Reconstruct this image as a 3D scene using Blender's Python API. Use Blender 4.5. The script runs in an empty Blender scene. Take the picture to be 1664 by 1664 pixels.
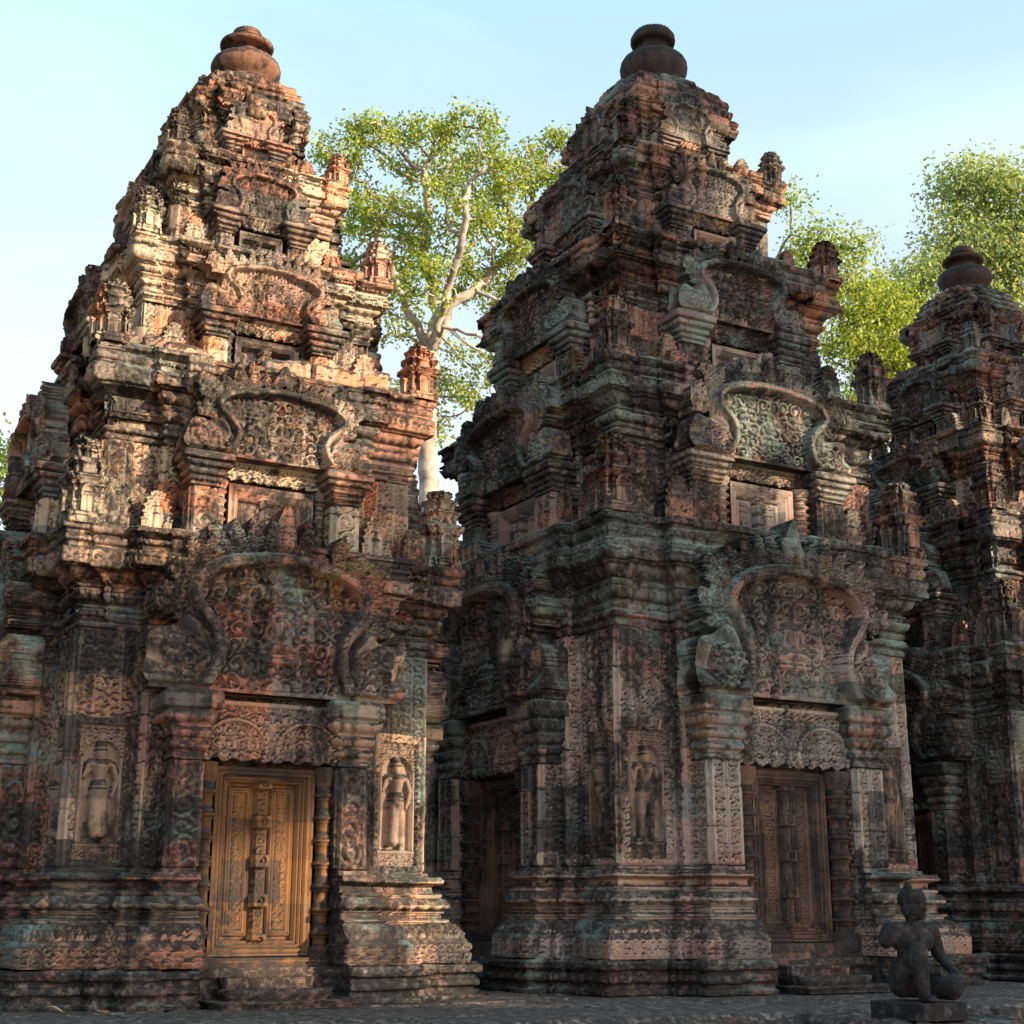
import bpy, math, random
import numpy as np
from mathutils import Vector, Matrix, Quaternion

random.seed(7)
C = bpy.context.scene.collection
PI = math.pi

# ------------------------------------------------------------------ camera
F_PX, HZ = 2377.0, 1490.0
TH = math.atan((HZ - 832) / F_PX)
cam = bpy.data.cameras.new('camera')
camo = bpy.data.objects.new('camera', cam)
C.objects.link(camo)
camo.location = (0, 0, 0.55)
camo.rotation_euler = (PI / 2 + TH, 0, 0)
cam.sensor_width = 36
cam.lens = 36 * F_PX / 1664
cam.clip_start = 0.05
cam.clip_end = 3000
bpy.context.scene.camera = camo

# ------------------------------------------------------------------ world, sun, exposure
PHI = math.radians(60.55)
U2 = np.array([math.sin(PHI), math.cos(PHI)])
V2 = np.array([-U2[1], U2[0]])
YAW = math.atan2(U2[1], U2[0])
SUN_EL = math.radians(20)
ALPHA = math.radians(33)
sd = -V2 * math.cos(ALPHA) + U2 * math.sin(ALPHA)
SUN = np.array([sd[0] * math.cos(SUN_EL), sd[1] * math.cos(SUN_EL), math.sin(SUN_EL)])

world = bpy.data.worlds.new('World')
bpy.context.scene.world = world
world.use_nodes = True
wn, wl = world.node_tree.nodes, world.node_tree.links
wn.clear()
wo = wn.new('ShaderNodeOutputWorld')
bg = wn.new('ShaderNodeBackground')
sky = wn.new('ShaderNodeTexSky')
sky.sky_type = 'NISHITA'
sky.sun_disc = False
sky.sun_elevation = SUN_EL
sky.sun_rotation = math.atan2(SUN[0], SUN[1])
sky.air_density = 1.0
sky.dust_density = 1.5
sky.ozone_density = 1.5
bg.inputs['Strength'].default_value = 0.15
# thin high cloud veil
tcw = wn.new('ShaderNodeTexCoord')
mpw = wn.new('ShaderNodeMapping')
mpw.inputs['Scale'].default_value = (1.2, 1.2, 5.0)
mpw.inputs['Rotation'].default_value = (0.15, 0.35, 0.0)
nzw = wn.new('ShaderNodeTexNoise')
nzw.inputs['Scale'].default_value = 1.6
nzw.inputs['Detail'].default_value = 6
nzw.inputs['Distortion'].default_value = 0.6
crw = wn.new('ShaderNodeValToRGB')
crw.color_ramp.elements[0].position = 0.42
crw.color_ramp.elements[0].color = (0.46, 0.46, 0.46, 1)
crw.color_ramp.elements[1].position = 0.78
crw.color_ramp.elements[1].color = (0.80, 0.80, 0.80, 1)
mxw = wn.new('ShaderNodeMixRGB')
sxw = wn.new('ShaderNodeSeparateXYZ')
hrw = wn.new('ShaderNodeValToRGB')
hrw.color_ramp.elements[0].position = 0.28
hrw.color_ramp.elements[0].color = (4.35, 4.15, 4.25, 1)
hrw.color_ramp.elements[1].position = 0.60
hrw.color_ramp.elements[1].color = (2.5, 4.0, 4.5, 1)
wl.new(tcw.outputs['Generated'], sxw.inputs[0])
wl.new(sxw.outputs['Z'], hrw.inputs['Fac'])
wl.new(hrw.outputs['Color'], mxw.inputs[2])
wl.new(tcw.outputs['Generated'], mpw.inputs['Vector'])
wl.new(mpw.outputs['Vector'], nzw.inputs['Vector'])
wl.new(nzw.outputs['Fac'], crw.inputs['Fac'])
wl.new(crw.outputs['Color'], mxw.inputs['Fac'])
wl.new(sky.outputs['Color'], mxw.inputs[1])
wl.new(mxw.outputs['Color'], bg.inputs['Color'])
wl.new(bg.outputs['Background'], wo.inputs['Surface'])

sl = bpy.data.lights.new('sun', 'SUN')
sl.energy = 5.0
sl.angle = math.radians(0.6)
sl.color = (1.0, 0.80, 0.55)
so = bpy.data.objects.new('sun', sl)
C.objects.link(so)
so.rotation_euler = Vector((-SUN[0], -SUN[1], -SUN[2])).to_track_quat('-Z', 'Y').to_euler()
so.location = (20, -10, 20)

vs = bpy.context.scene.view_settings
vs.view_transform = 'Standard'
vs.look = 'None'
vs.exposure = 1.15
vs.gamma = 1.0
bpy.context.scene.cycles.max_bounces = 6
bpy.context.scene.cycles.diffuse_bounces = 3
bpy.context.scene.cycles.transparent_max_bounces = 4

# ------------------------------------------------------------------ numpy noise
def hsh(i, j, k=0):
    i = np.asarray(i).astype(np.int64); j = np.asarray(j).astype(np.int64)
    k = np.asarray(k).astype(np.int64)
    n = (i * 374761393 + j * 668265263 + k * 1274126177) & 0xffffffff
    n = ((n ^ (n >> 13)) * 1103515245) & 0xffffffff
    n = ((n ^ (n >> 15)) * 1274126177) & 0xffffffff
    return ((n ^ (n >> 16)) & 0xffffff) / float(0xffffff)

def vn(x, y, seed=0):
    i = np.floor(x); j = np.floor(y); a = x - i; b = y - j
    a = a * a * (3 - 2 * a); b = b * b * (3 - 2 * b)
    return ((hsh(i, j, seed) * (1 - a) + hsh(i + 1, j, seed) * a) * (1 - b)
            + (hsh(i, j + 1, seed) * (1 - a) + hsh(i + 1, j + 1, seed) * a) * b)

def fbm(x, y, seed=0, o=3):
    r = 0; am = 0.5
    for q in range(o):
        r = r + am * vn(x, y, seed + q * 17); x = x * 2.03; y = y * 2.03; am *= 0.5
    return r / (1 - 0.5 ** o)

def sstep(a, b, x):
    t = np.clip((x - a) / (b - a), 0, 1); return t * t * (3 - 2 * t)

# ------------------------------------------------------------------ carved ornament, heights 0..1
def scroll(s, t, c, seed=0):
    i = np.floor(s / c); j = np.floor(t / c)
    p = s / c - i - 0.5; q = t / c - j - 0.5
    ch = np.where(np.mod(i + j, 2) > 0.5, 1.0, -1.0)
    r = np.hypot(p, q); th = np.arctan2(q, p * ch)
    ph = 2 * PI * (r * 2.7) - th + hsh(i, j, seed) * 1.5
    h = 0.5 + 0.5 * np.cos(ph)
    h = np.where(r < 0.13, np.sqrt(np.clip(1 - (r / 0.14) ** 2, 0, 1)), h)
    leaf = np.abs(vn(s / c * 5, t / c * 5, seed + 3) * 2 - 1)
    h = h * (1 - sstep(0.42, 0.55, r)) + leaf * sstep(0.42, 0.55, r)
    return h * 0.94 + 0.06 * vn(s / c * 8, t / c * 8, seed + 9)

def foliage(s, t, c, seed=0):
    wx = s + c * 0.4 * (fbm(s / c, t / c, seed) - 0.5); wy = t + c * 0.4 * (fbm(s / c, t / c, seed + 5) - 0.5)
    a = scroll(wx, wy, c, seed + 1)
    b = 1 - np.abs(fbm(wx / c * 2.2, wy / c * 2.2, seed + 2, 2) * 2 - 1) * 2.2
    return np.clip(0.80 * a + 0.25 * b, 0, 1)

def chevron(s, t, cx, ct):
    u = np.abs(s / cx - np.floor(s / cx) - 0.5) * 2
    ph = t / ct - 0.55 * u ** 1.5
    f = ph - np.floor(ph)
    h = np.sqrt(np.clip(1 - (2 * f - 1) ** 2, 0, 1))
    return h * (0.6 + 0.4 * (u < 0.85)) * (1 - 0.6 * sstep(0.9, 1.0, u)) * (1 - 0.5 * np.exp(-(u / 0.1) ** 2))

def petals(s, cx, tt):
    u = np.abs(s / cx - np.floor(s / cx) - 0.5) * 2
    w = np.sqrt(np.clip(1 - tt ** 2.2, 0.0, 1))
    return np.sqrt(np.clip(1 - (u / (w + 0.02)) ** 2, 0, 1)) * (0.7 + 0.3 * np.cos(6 * PI * u * 0.5))

def beads(s, cx, tt):
    u = (s / cx - np.floor(s / cx) - 0.5) * 2
    return np.sqrt(np.clip(1 - u * u - (2 * tt - 1) ** 2, 0, 1))

def lozenge(s, tt, sl_):
    c = sl_ * 1.1
    u = s / c - np.floor(s / c) - 0.5
    d = np.abs(u) * 2 + np.abs(tt - 0.5) * 2
    return 0.5 + 0.5 * np.cos(d * PI * 3)

def wallpat(s, t, L, seed):
    d = L / 2 - np.abs(s)
    if L < 0.10:
        return chevron(s, t, L * 1.0, L * 1.3)
    if L < 0.24:
        b = min(0.025, L * 0.14)
        inner = L - 2 * b
        h = foliage(s + inner / 2, t, inner, seed) if inner > 0.11 else scroll(s + inner / 2, t, inner, seed)
        return np.where(d < b, 0.9 * (d > 0.006), h)
    cc = 0.085
    col = scroll(d - 0.035, t, cc, seed)
    mid = foliage(s, t, 0.10, seed + 4)
    h = np.where(d < 0.03, 0.9, np.where(d < 0.035, 0.1, col))
    h = np.where(d > 0.12, 0.1, h)
    h = np.where((d > 0.125) & (d < 0.145), 0.5 + 0.45 * beads(t, 0.02, np.clip((d - 0.125) / 0.02, 0, 1)), h)
    h = np.where(d > 0.15, mid, h)
    return h

AMP = {'s': .016, 'S': .03, 'p': .018, 'P': .018, 'b': .012, 'B': .028, 'l': .012, 'w': .027, 'd': .013, 'f': .022}

def cut(h):
    return 0.72 * sstep(0.30, 0.50, h) + 0.28 * h

def pat(tag, s, t, tt, L, sl_, seed):
    h = pat0(tag, s, t, tt, L, sl_, seed)
    return cut(h) if tag in 'sSfw' else h

def pat0(tag, s, t, tt, L, sl_, seed):
    if tag in 'sS':
        return scroll(s, tt * sl_, sl_ / max(1, round(sl_ / 0.085)), seed)
    if tag == 'p': return petals(s, 0.075, tt)
    if tag == 'P': return petals(s, 0.075, 1 - tt)
    if tag == 'b': return beads(s, max(0.02, sl_ * 1.05), tt)
    if tag == 'B': return beads(s, max(0.05, sl_ * 1.2), tt)
    if tag == 'l': return lozenge(s, tt, sl_)
    if tag == 'd':
        u = s / 0.03 - np.floor(s / 0.03); return (u < 0.55) * 1.0
    if tag == 'f': return foliage(s, t, 0.075, seed)
    if tag == 'w': return wallpat(s, t, L, seed)
    return 0 * s

# ------------------------------------------------------------------ swept masonry
def sweep(plan, prof, step=0.012, seed=0, jit=0.006, ero=0.003, dmg=0.0, dmgd=0.05,
          fine='-y-x', course=0.27, bw=0.36, rec=(), coarse=0.07, closed=True, joints=True, wob=0.0, osc=None):
    """plan: CCW outline; prof: [(o,z), (o,z,tag[,bulge]), ...] -> verts, quads"""
    pts = np.array(plan, float); N = len(pts)
    ed = np.roll(pts, -1, 0) - pts; LN = np.hypot(ed[:, 0], ed[:, 1])
    nr = np.stack([ed[:, 1], -ed[:, 0]], 1) / LN[:, None]
    cn = np.roll(nr, 1, 0) + nr
    cn = np.where((np.abs((np.roll(nr, 1, 0) * nr).sum(1)) > 0.99)[:, None], nr, cn)
    on = cn
    if osc is not None:
        sc_ = np.array(osc)[:, None]; on = np.roll(nr * sc_, 1, 0) + nr * sc_
    P = []; NO = []; ND = []; S = []; LL = []; EI = []; DE = []; CI = []; FI = []; TT = []; W = []
    for e in range(N):
        L = LN[e]; f = e + 1 if e + 1 < N else 0
        vis = fine == 'all' or ('-y' in fine and nr[e, 1] < -0.5) or ('-x' in fine and nr[e, 0] < -0.5) \
            or ('+x' in fine and nr[e, 0] > 0.5) or ('+y' in fine and nr[e, 1] > 0.5)
        n = max(1, int(round(L / (step if vis else coarse))))
        t = np.arange(n) / n
        P.append(pts[e] + t[:, None] * ed[e]); NO.append(on[e] * (1 - t[:, None]) + on[f] * t[:, None])
        nd = np.repeat(nr[e][None], n, 0).copy(); nd[0] = cn[e]; ND.append(nd)
        S.append((t - 0.5) * L); LL.append(np.full(n, L)); EI.append(np.full(n, e))
        DE.append(np.minimum(t, 1 - t) * L); CI.append(np.where(t < 0.5, e, f)); FI.append(np.full(n, 1.0 if vis else 0.0))
        TT.append(np.repeat((ed[e] / L)[None], n, 0)); w = np.ones(n); w[0] = 0; W.append(w)
    P, NO, ND, TT = map(np.concatenate, (P, NO, ND, TT))
    S, LL, EI, DE, CI, FI, W = map(np.concatenate, (S, LL, EI, DE, CI, FI, W))
    O = [prof[0][0]]; Z = [prof[0][1]]; TG = [' ']; T2 = [0.0]; SL = [0.1]; NOz = [(1.0, 0.0)]; BU = [0.0]
    for a, b in zip(prof[:-1], prof[1:]):
        do, dz = b[0] - a[0], b[1] - a[1]; L = math.hypot(do, dz); tag = b[2] if len(b) > 2 else ' '
        bu = b[3] if len(b) > 3 else 0.0
        n = max(1, int(round(L / step))); no = (dz / L, -do / L)
        for k in range(1, n + 1):
            t = k / n; bb = bu * L * math.sin(PI * t)
            O.append(a[0] + do * t + bb * no[0]); Z.append(a[1] + dz * t + bb * no[1])
            TG.append(tag if k < n else ' '); T2.append(t); SL.append(L); NOz.append(no)
    O = np.array(O); Z = np.array(Z); T2 = np.array(T2); SL = np.array(SL); NOz = np.array(NOz); TG = np.array(TG)
    M, K = len(P), len(O)
    tang = (NO * TT).sum(1)
    SE = S[:, None] + O[None] * tang[:, None]
    LE = LL
    Zg = np.repeat(Z[None], M, 0)
    H = np.zeros((M, K))
    dend = np.minimum(DE, 9)
    for tag in set(TG.tolist()):
        if tag == ' ': continue
        ks = np.where(TG == tag)[0]
        for L in (np.unique(np.round(LL, 4)) if tag == 'w' else [0]):
            ms = np.where((FI > 0.5) & ((np.abs(LL - L) < 1e-3) if tag == 'w' else True))[0]
            if len(ms) == 0: continue
            s = SE[np.ix_(ms, ks)]; z = Zg[np.ix_(ms, ks)]
            for sl_ in np.unique(np.round(SL[ks], 4)):
                k2 = np.where(np.abs(SL[ks] - sl_) < 1e-3)[0]
                kk = ks[k2]
                h = pat(tag, s[:, k2], z[:, k2], np.repeat(T2[kk][None], len(ms), 0), L, sl_, seed + 31)
                fade = np.clip(dend[ms][:, None] / 0.008, 0, 1) if tag != 'w' else np.clip(dend[ms][:, None] / 0.004, 0, 1)
                H[np.ix_(ms, kk)] += AMP[tag] * h * fade
    for (e, s0, s1, z0, z1, dp) in rec:
        m = ((EI == e)[:, None]) & (SE > s0) & (SE < s1) & (Zg > z0) & (Zg < z1)
        H[m] = -dp
    fi = (FI > 0.5)[:, None]
    row = np.floor(Zg / course + 0.35 * vn(np.floor(Zg / course), CI[:, None] * 0.0, seed))
    zc = np.abs(Zg / course - np.round(Zg / course)) * course
    row = np.floor(Zg / course)
    off = hsh(row, EI[:, None] * 0 + 3, seed) * bw
    colf = (SE + 50 * bw + off) / bw
    col = np.floor(colf); cd = np.abs(colf - np.round(colf)) * bw
    isc = (DE[:, None] < np.minimum(0.2, LL * 0.5 + 1e-6)[:, None]) | (LL < 0.42)[:, None]
    idc = np.where(isc, 1000 + CI[:, None] * 7, col + EI[:, None] * 131)
    r1 = hsh(row, idc, seed + 1)
    off_b = (r1 - 0.5) * 2 * jit
    if dmg > 0:
        r2 = hsh(row, idc, seed + 2)
        off_b = off_b - dmgd * (r2 < dmg) * (0.4 + 0.6 * r1)
    H = H + off_b
    xw = P[:, 0][:, None] * 1.0 + Zg * 0.31; yw = P[:, 1][:, None] + Zg
    if joints:
        g = np.exp(-(zc / 0.007) ** 2) * 0.007
        g = np.maximum(g, np.where(isc, 0, np.exp(-(cd / 0.007) ** 2) * 0.007))
        H = H - g
    H = H - ero * 2.2 * fbm(xw * 9, yw * 9, seed, 3) + ero * 0.8 * (vn(xw * 45, yw * 45, seed + 6) - 0.5)
    cw = np.clip(1 - DE / 0.025, 0, 1)[:, None]
    conv = np.abs(cn).sum(1)[CI][:, None]
    H = H - cw * ero * 2.5 * vn(Zg * 12, CI[:, None] * 5.0, seed + 8)
    X = P[:, 0][:, None] + NO[:, 0][:, None] * O[None] + ND[:, 0][:, None] * H * NOz[None, :, 0]
    Y = P[:, 1][:, None] + NO[:, 1][:, None] * O[None] + ND[:, 1][:, None] * H * NOz[None, :, 0]
    ZZ = Zg + H * NOz[None, :, 1]
    if wob > 0:
        X = X + wob * (fbm(Zg * 3 + 7, yw * 1.5, seed + 11) - 0.5) * 2
        Y = Y + wob * (fbm(Zg * 3 + 1, xw * 1.5, seed + 12) - 0.5) * 2
        ZZ = ZZ + wob * 0.6 * (fbm(X * 3 + 3, Y * 3, seed + 13) - 0.5) * 2
    V = np.stack([X, Y, ZZ], 2).reshape(-1, 3)
    i = np.arange(M); i2 = (i + 1) % M
    k = np.arange(K - 1)
    a = (i[:, None] * K + k); b = (i2[:, None] * K + k)
    Fq = np.stack([a, b, b + 1, a + 1], 2).reshape(-1, 4)
    return V, Fq

def hf(w, h, fn, step=0.008, x0=0.0, y0=0.0, z0=0.0, thick=0.1, back=False):
    """carved panel: height field facing -Y, masked outline, real thickness"""
    nx = max(2, int(round(w / step)) + 1); nz = max(2, int(round(h / step)) + 1)
    x = np.linspace(-w / 2, w / 2, nx); z = np.linspace(0, h, nz)
    X, Z = np.meshgrid(x, z, indexing='ij')
    H, M = fn(X, Z)
    FM = M[:-1, :-1] & M[1:, :-1] & M[1:, 1:] & M[:-1, 1:]
    idx = np.arange(nx * nz).reshape(nx, nz); B = nx * nz
    a = idx[:-1, :-1]; b = idx[1:, :-1]; c = idx[1:, 1:]; d = idx[:-1, 1:]
    fs = [np.stack([a[FM], b[FM], c[FM], d[FM]], 1)]
    if back: fs.append(np.stack([a[FM] + B, d[FM] + B, c[FM] + B, b[FM] + B], 1))
    pad = np.zeros((nx + 1, nz + 1), bool); pad[1:-1, 1:-1] = FM
    def side(nb, p, q):
        m = FM & ~nb
        fs.append(np.stack([p[m], p[m] + B, q[m] + B, q[m]], 1))
    side(pad[:-2, 1:-1], a, d); side(pad[2:, 1:-1], c, b)
    side(pad[1:-1, :-2], b, a); side(pad[1:-1, 2:], d, c)
    Fq = np.concatenate(fs)
    V = np.concatenate([np.stack([X + x0, y0 - H, Z + z0], 2).reshape(-1, 3),
                        np.stack([X + x0, 0 * X + y0 + thick, Z + z0], 2).reshape(-1, 3)])
    used = np.unique(Fq); mp = np.zeros(len(V), int); mp[used] = np.arange(len(used))
    return V[used], mp[Fq]

def lathe(prof, n=48, seed=0, ero=0.0, cx=0.0, cy=0.0, ribs=None):
    R = np.array([p[0] for p in prof]); Z = np.array([p[1] for p in prof])
    a = np.arange(n) / n * 2 * PI
    r = np.repeat(R[None], n, 0).copy()
    if ribs is not None: r = r * (1 + ribs(a[:, None], Z[None]))
    if ero: r = r * (1 + ero * (fbm(np.cos(a)[:, None] * 2 + Z[None] * 6 + 9, np.sin(a)[:, None] * 2 + Z[None] * 5 + 9, seed) - 0.5) * 2)
    V = np.stack([cx + r * np.cos(a)[:, None], cy + r * np.sin(a)[:, None], np.repeat(Z[None], n, 0)], 2).reshape(-1, 3)
    K = len(R); i = np.arange(n); i2 = (i + 1) % n; k = np.arange(K - 1)
    p = i[:, None] * K + k; q = i2[:, None] * K + k
    return V, np.stack([p, q, q + 1, p + 1], 2).reshape(-1, 4)

def smooth_prof(pts, n=5):
    out = []
    P = [np.array(p) for p in pts]
    for i in range(len(P) - 1):
        p0 = P[max(0, i - 1)]; p1 = P[i]; p2 = P[i + 1]; p3 = P[min(len(P) - 1, i + 2)]
        for k in range(n):
            t = k / n
            out.append(tuple(0.5 * ((2 * p1) + (p2 - p0) * t + (2 * p0 - 5 * p1 + 4 * p2 - p3) * t * t + (3 * p1 - p0 - 3 * p2 + p3) * t ** 3)))
    out.append(tuple(P[-1])); return out

def tr(vf, dx=0, dy=0, dz=0, sc=1.0, rz=0.0):
    V, Fq = vf; V = V * sc
    if rz:
        c, s = math.cos(rz), math.sin(rz); V = np.stack([V[:, 0] * c - V[:, 1] * s, V[:, 0] * s + V[:, 1] * c, V[:, 2]], 1)
    return V + np.array([dx, dy, dz]), Fq

def mesh(name, parts, mat=None, smooth=True):
    Vs = []; Fs = []; o = 0
    for V, Fq in parts:
        Vs.append(V); Fs.append(Fq + o); o += len(V)
    V = np.concatenate(Vs); Fq = np.concatenate(Fs)
    me = bpy.data.meshes.new(name)
    me.vertices.add(len(V)); me.vertices.foreach_set('co', V.astype(np.float32).ravel())
    me.loops.add(len(Fq) * 4); me.loops.foreach_set('vertex_index', Fq.astype(np.int32).ravel())
    me.polygons.add(len(Fq)); me.polygons.foreach_set('loop_start', (np.arange(len(Fq)) * 4).astype(np.int32))
    me.polygons.foreach_set('use_smooth', np.full(len(Fq), smooth))
    me.update(calc_edges=True)
    if mat: me.materials.append(mat)
    return me

def obj(name, me, parent=None, loc=(0, 0, 0), rz=0.0, sc=1.0):
    o = bpy.data.objects.new(name, me); C.objects.link(o)
    o.location = loc; o.rotation_euler = (0, 0, rz); o.scale = (sc, sc, sc)
    if parent: o.parent = parent
    return o

def part(name, parts, mat, parent, **k):
    return obj(name, mesh(name, parts, mat), parent, **k)

def thing(name, label, cat, loc=(0, 0, 0), rz=0.0, group=None):
    o = bpy.data.objects.new(name, None); C.objects.link(o)
    o.location = loc; o.rotation_euler = (0, 0, rz); o['label'] = label; o['category'] = cat
    if group: o['group'] = group
    return o

def tag(o, label, cat, group=None):
    o['label'] = label; o['category'] = cat
    if group: o['group'] = group
    return o

def copy_tree(o, parent=None):
    c = o.copy(); C.objects.link(c)
    if parent: c.parent = parent
    for ch in list(o.children): copy_tree(ch, c)
    return c

# ------------------------------------------------------------------ materials
def nodes(mat):
    mat.use_nodes = True
    n, l = mat.node_tree.nodes, mat.node_tree.links
    n.clear()
    out = n.new('ShaderNodeOutputMaterial'); b = n.new('ShaderNodeBsdfPrincipled')
    l.new(b.outputs['BSDF'], out.inputs['Surface'])
    return n, l, b

def ramp(n, stops, interp='LINEAR'):
    r = n.new('ShaderNodeValToRGB'); r.color_ramp.interpolation = interp
    e = r.color_ramp.elements
    while len(e) < len(stops): e.new(0.5)
    for x, (p, c) in zip(e, stops):
        x.position = p; x.color = (c, c, c, 1) if isinstance(c, (int, float)) else (*c, 1)
    return r

def stone(name, cols, black=0.5, teal=0.5, ochre=0.15, pale=0.3, bump=0.5, off=(0, 0, 0), grain=0.8):
    m = bpy.data.materials.new(name); n, l, b = nodes(m)
    geo = n.new('ShaderNodeNewGeometry'); mp = n.new('ShaderNodeMapping')
    mp.inputs['Rotation'].default_value = (0, 0, -YAW); mp.inputs['Location'].default_value = off
    l.new(geo.outputs['Position'], mp.inputs['Vector'])
    P = mp.outputs['Vector']
    def noise(scale, det=4, rough=0.55, vec=None, dist=0.0, sc3=None):
        x = n.new('ShaderNodeTexNoise'); x.inputs['Scale'].default_value = scale
        x.inputs['Detail'].default_value = det; x.inputs['Roughness'].default_value = rough
        x.inputs['Distortion'].default_value = dist
        v = vec or P
        if sc3:
            q = n.new('ShaderNodeMapping'); q.inputs['Scale'].default_value = sc3; l.new(v, q.inputs['Vector']); v = q.outputs['Vector']
        l.new(v, x.inputs['Vector']); return x.outputs['Fac']
    def math_(op, a, c=None, clamp=False):
        x = n.new('ShaderNodeMath'); x.operation = op; x.use_clamp = clamp
        for i, q in enumerate((a, c)):
            if q is None: continue
            if isinstance(q, (int, float)): x.inputs[i].default_value = q
            else: l.new(q, x.inputs[i])
        return x.outputs[0]
    def mix(f, a, c):
        x = n.new('ShaderNodeMixRGB')
        if isinstance(f, (int, float)): x.inputs[0].default_value = f
        else: l.new(f, x.inputs[0])
        for i, q in ((1, a), (2, c)):
            if isinstance(q, tuple): x.inputs[i].default_value = (*q, 1)
            else: l.new(q, x.inputs[i])
        return x.outputs[0]
    # block colour: snapped cells
    sn = n.new('ShaderNodeVectorMath'); sn.operation = 'SNAP'
    dv = n.new('ShaderNodeVectorMath'); dv.operation = 'ADD'
    nz = n.new('ShaderNodeTexNoise'); nz.inputs['Scale'].default_value = 2.0
    l.new(P, nz.inputs['Vector'])
    scn = n.new('ShaderNodeVectorMath'); scn.operation = 'SCALE'; scn.inputs['Scale'].default_value = 0.10
    l.new(nz.outputs['Color'], scn.inputs[0]); l.new(P, dv.inputs[0]); l.new(scn.outputs[0], dv.inputs[1])
    l.new(dv.outputs[0], sn.inputs[0]); sn.inputs[1].default_value = (0.44, 0.44, 0.27)
    wn_ = n.new('ShaderNodeTexWhiteNoise'); l.new(sn.outputs[0], wn_.inputs['Vector'])
    blk = math_('ADD', math_('MULTIPLY', wn_.outputs['Value'], 0.80), math_('MULTIPLY', noise(1.1, 3), 0.24))
    k = len(cols)
    cr = ramp(n, [(0.12 + 0.76 * i / (k - 1), c) for i, c in enumerate(cols)])
    l.new(blk, cr.inputs['Fac'])
    col = cr.outputs['Color']
    # fine grain
    g = ramp(n, [(0.32, 0.62), (0.5, 1.0), (0.70, 1.38)]); l.new(math_('ADD', math_('MULTIPLY', noise(26, 6, 0.75), 0.6), math_('MULTIPLY', noise(7, 4, 0.6), 0.4)), g.inputs['Fac'])
    gm = n.new('ShaderNodeMixRGB'); gm.blend_type = 'MULTIPLY'; gm.inputs[0].default_value = grain
    l.new(col, gm.inputs[1]); l.new(g.outputs['Color'], gm.inputs[2]); col = gm.outputs[0]
    # ochre bloom
    r = ramp(n, [(0.60, 0.0), (0.72, 0.85)]); l.new(noise(0.9, 5, 0.6, sc3=(1.3, 1.3, 1)), r.inputs['Fac'])
    col = mix(math_('MULTIPLY', r.outputs['Color'], ochre * 2, True), col, (0.42, 0.24, 0.085))
    # pale crust
    r = ramp(n, [(0.56, 0.0), (0.66, 1.0)]); l.new(noise(2.3, 7, 0.72), r.inputs['Fac'])
    sp = ramp(n, [(0.42, 0.0), (0.56, 1.0)]); l.new(noise(34, 4, 0.7), sp.inputs['Fac'])
    col = mix(math_('MULTIPLY', math_('MULTIPLY', r.outputs['Color'], sp.outputs['Color']), pale, True), col, (0.40, 0.36, 0.29))
    # black lichen: big soft patches, vertical streaks, denser on ledges
    sep = n.new('ShaderNodeSeparateXYZ'); l.new(geo.outputs['Normal'], sep.inputs[0])
    up = math_('MULTIPLY', math_('MAXIMUM', sep.outputs['Z'], 0.0), 0.42)
    bn = math_('ADD', math_('MULTIPLY', noise(1.0, 5, 0.58), 0.55), math_('MULTIPLY', noise(1.0, 5, 0.6, sc3=(8, 8, 0.6)), 0.45))
    bn = math_('ADD', bn, up)
    r = ramp(n, [(0.645 - 0.20 * black, 0.0), (0.71 - 0.20 * black, 0.95)]); l.new(bn, r.inputs['Fac'])
    fr = ramp(n, [(0.34, 0.35), (0.52, 1.0)]); l.new(noise(16, 5, 0.75), fr.inputs['Fac'])
    col = mix(math_('MULTIPLY', r.outputs['Color'], fr.outputs['Color'], True), col, (0.024, 0.021, 0.020))
    # teal-grey lichen
    tn = math_('ADD', noise(1.25, 6, 0.6, dist=0.8), math_('MULTIPLY', up, 0.25))
    r = ramp(n, [(0.65 - 0.14 * teal, 0.0), (0.80 - 0.14 * teal, 0.9)]); l.new(tn, r.inputs['Fac'])
    sp = ramp(n, [(0.36, 0.1), (0.52, 1.0)]); l.new(noise(24, 6, 0.75), sp.inputs['Fac'])
    tc = mix(noise(3.0, 2), (0.15, 0.215, 0.19), (0.32, 0.36, 0.31))
    col = mix(math_('MULTIPLY', r.outputs['Color'], sp.outputs['Color'], True), col, tc)
    l.new(col, b.inputs['Base Color'])
    b.inputs['Roughness'].default_value = 0.88
    b.inputs['Specular IOR Level'].default_value = 0.25
    bp = n.new('ShaderNodeBump'); bp.inputs['Strength'].default_value = bump; bp.inputs['Distance'].default_value = 0.010
    l.new(math_('ADD', noise(42, 6, 0.75), math_('MULTIPLY', noise(11, 4), 0.8)), bp.inputs['Height'])
    l.new(bp.outputs[0], b.inputs['Normal'])
    return m

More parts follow.
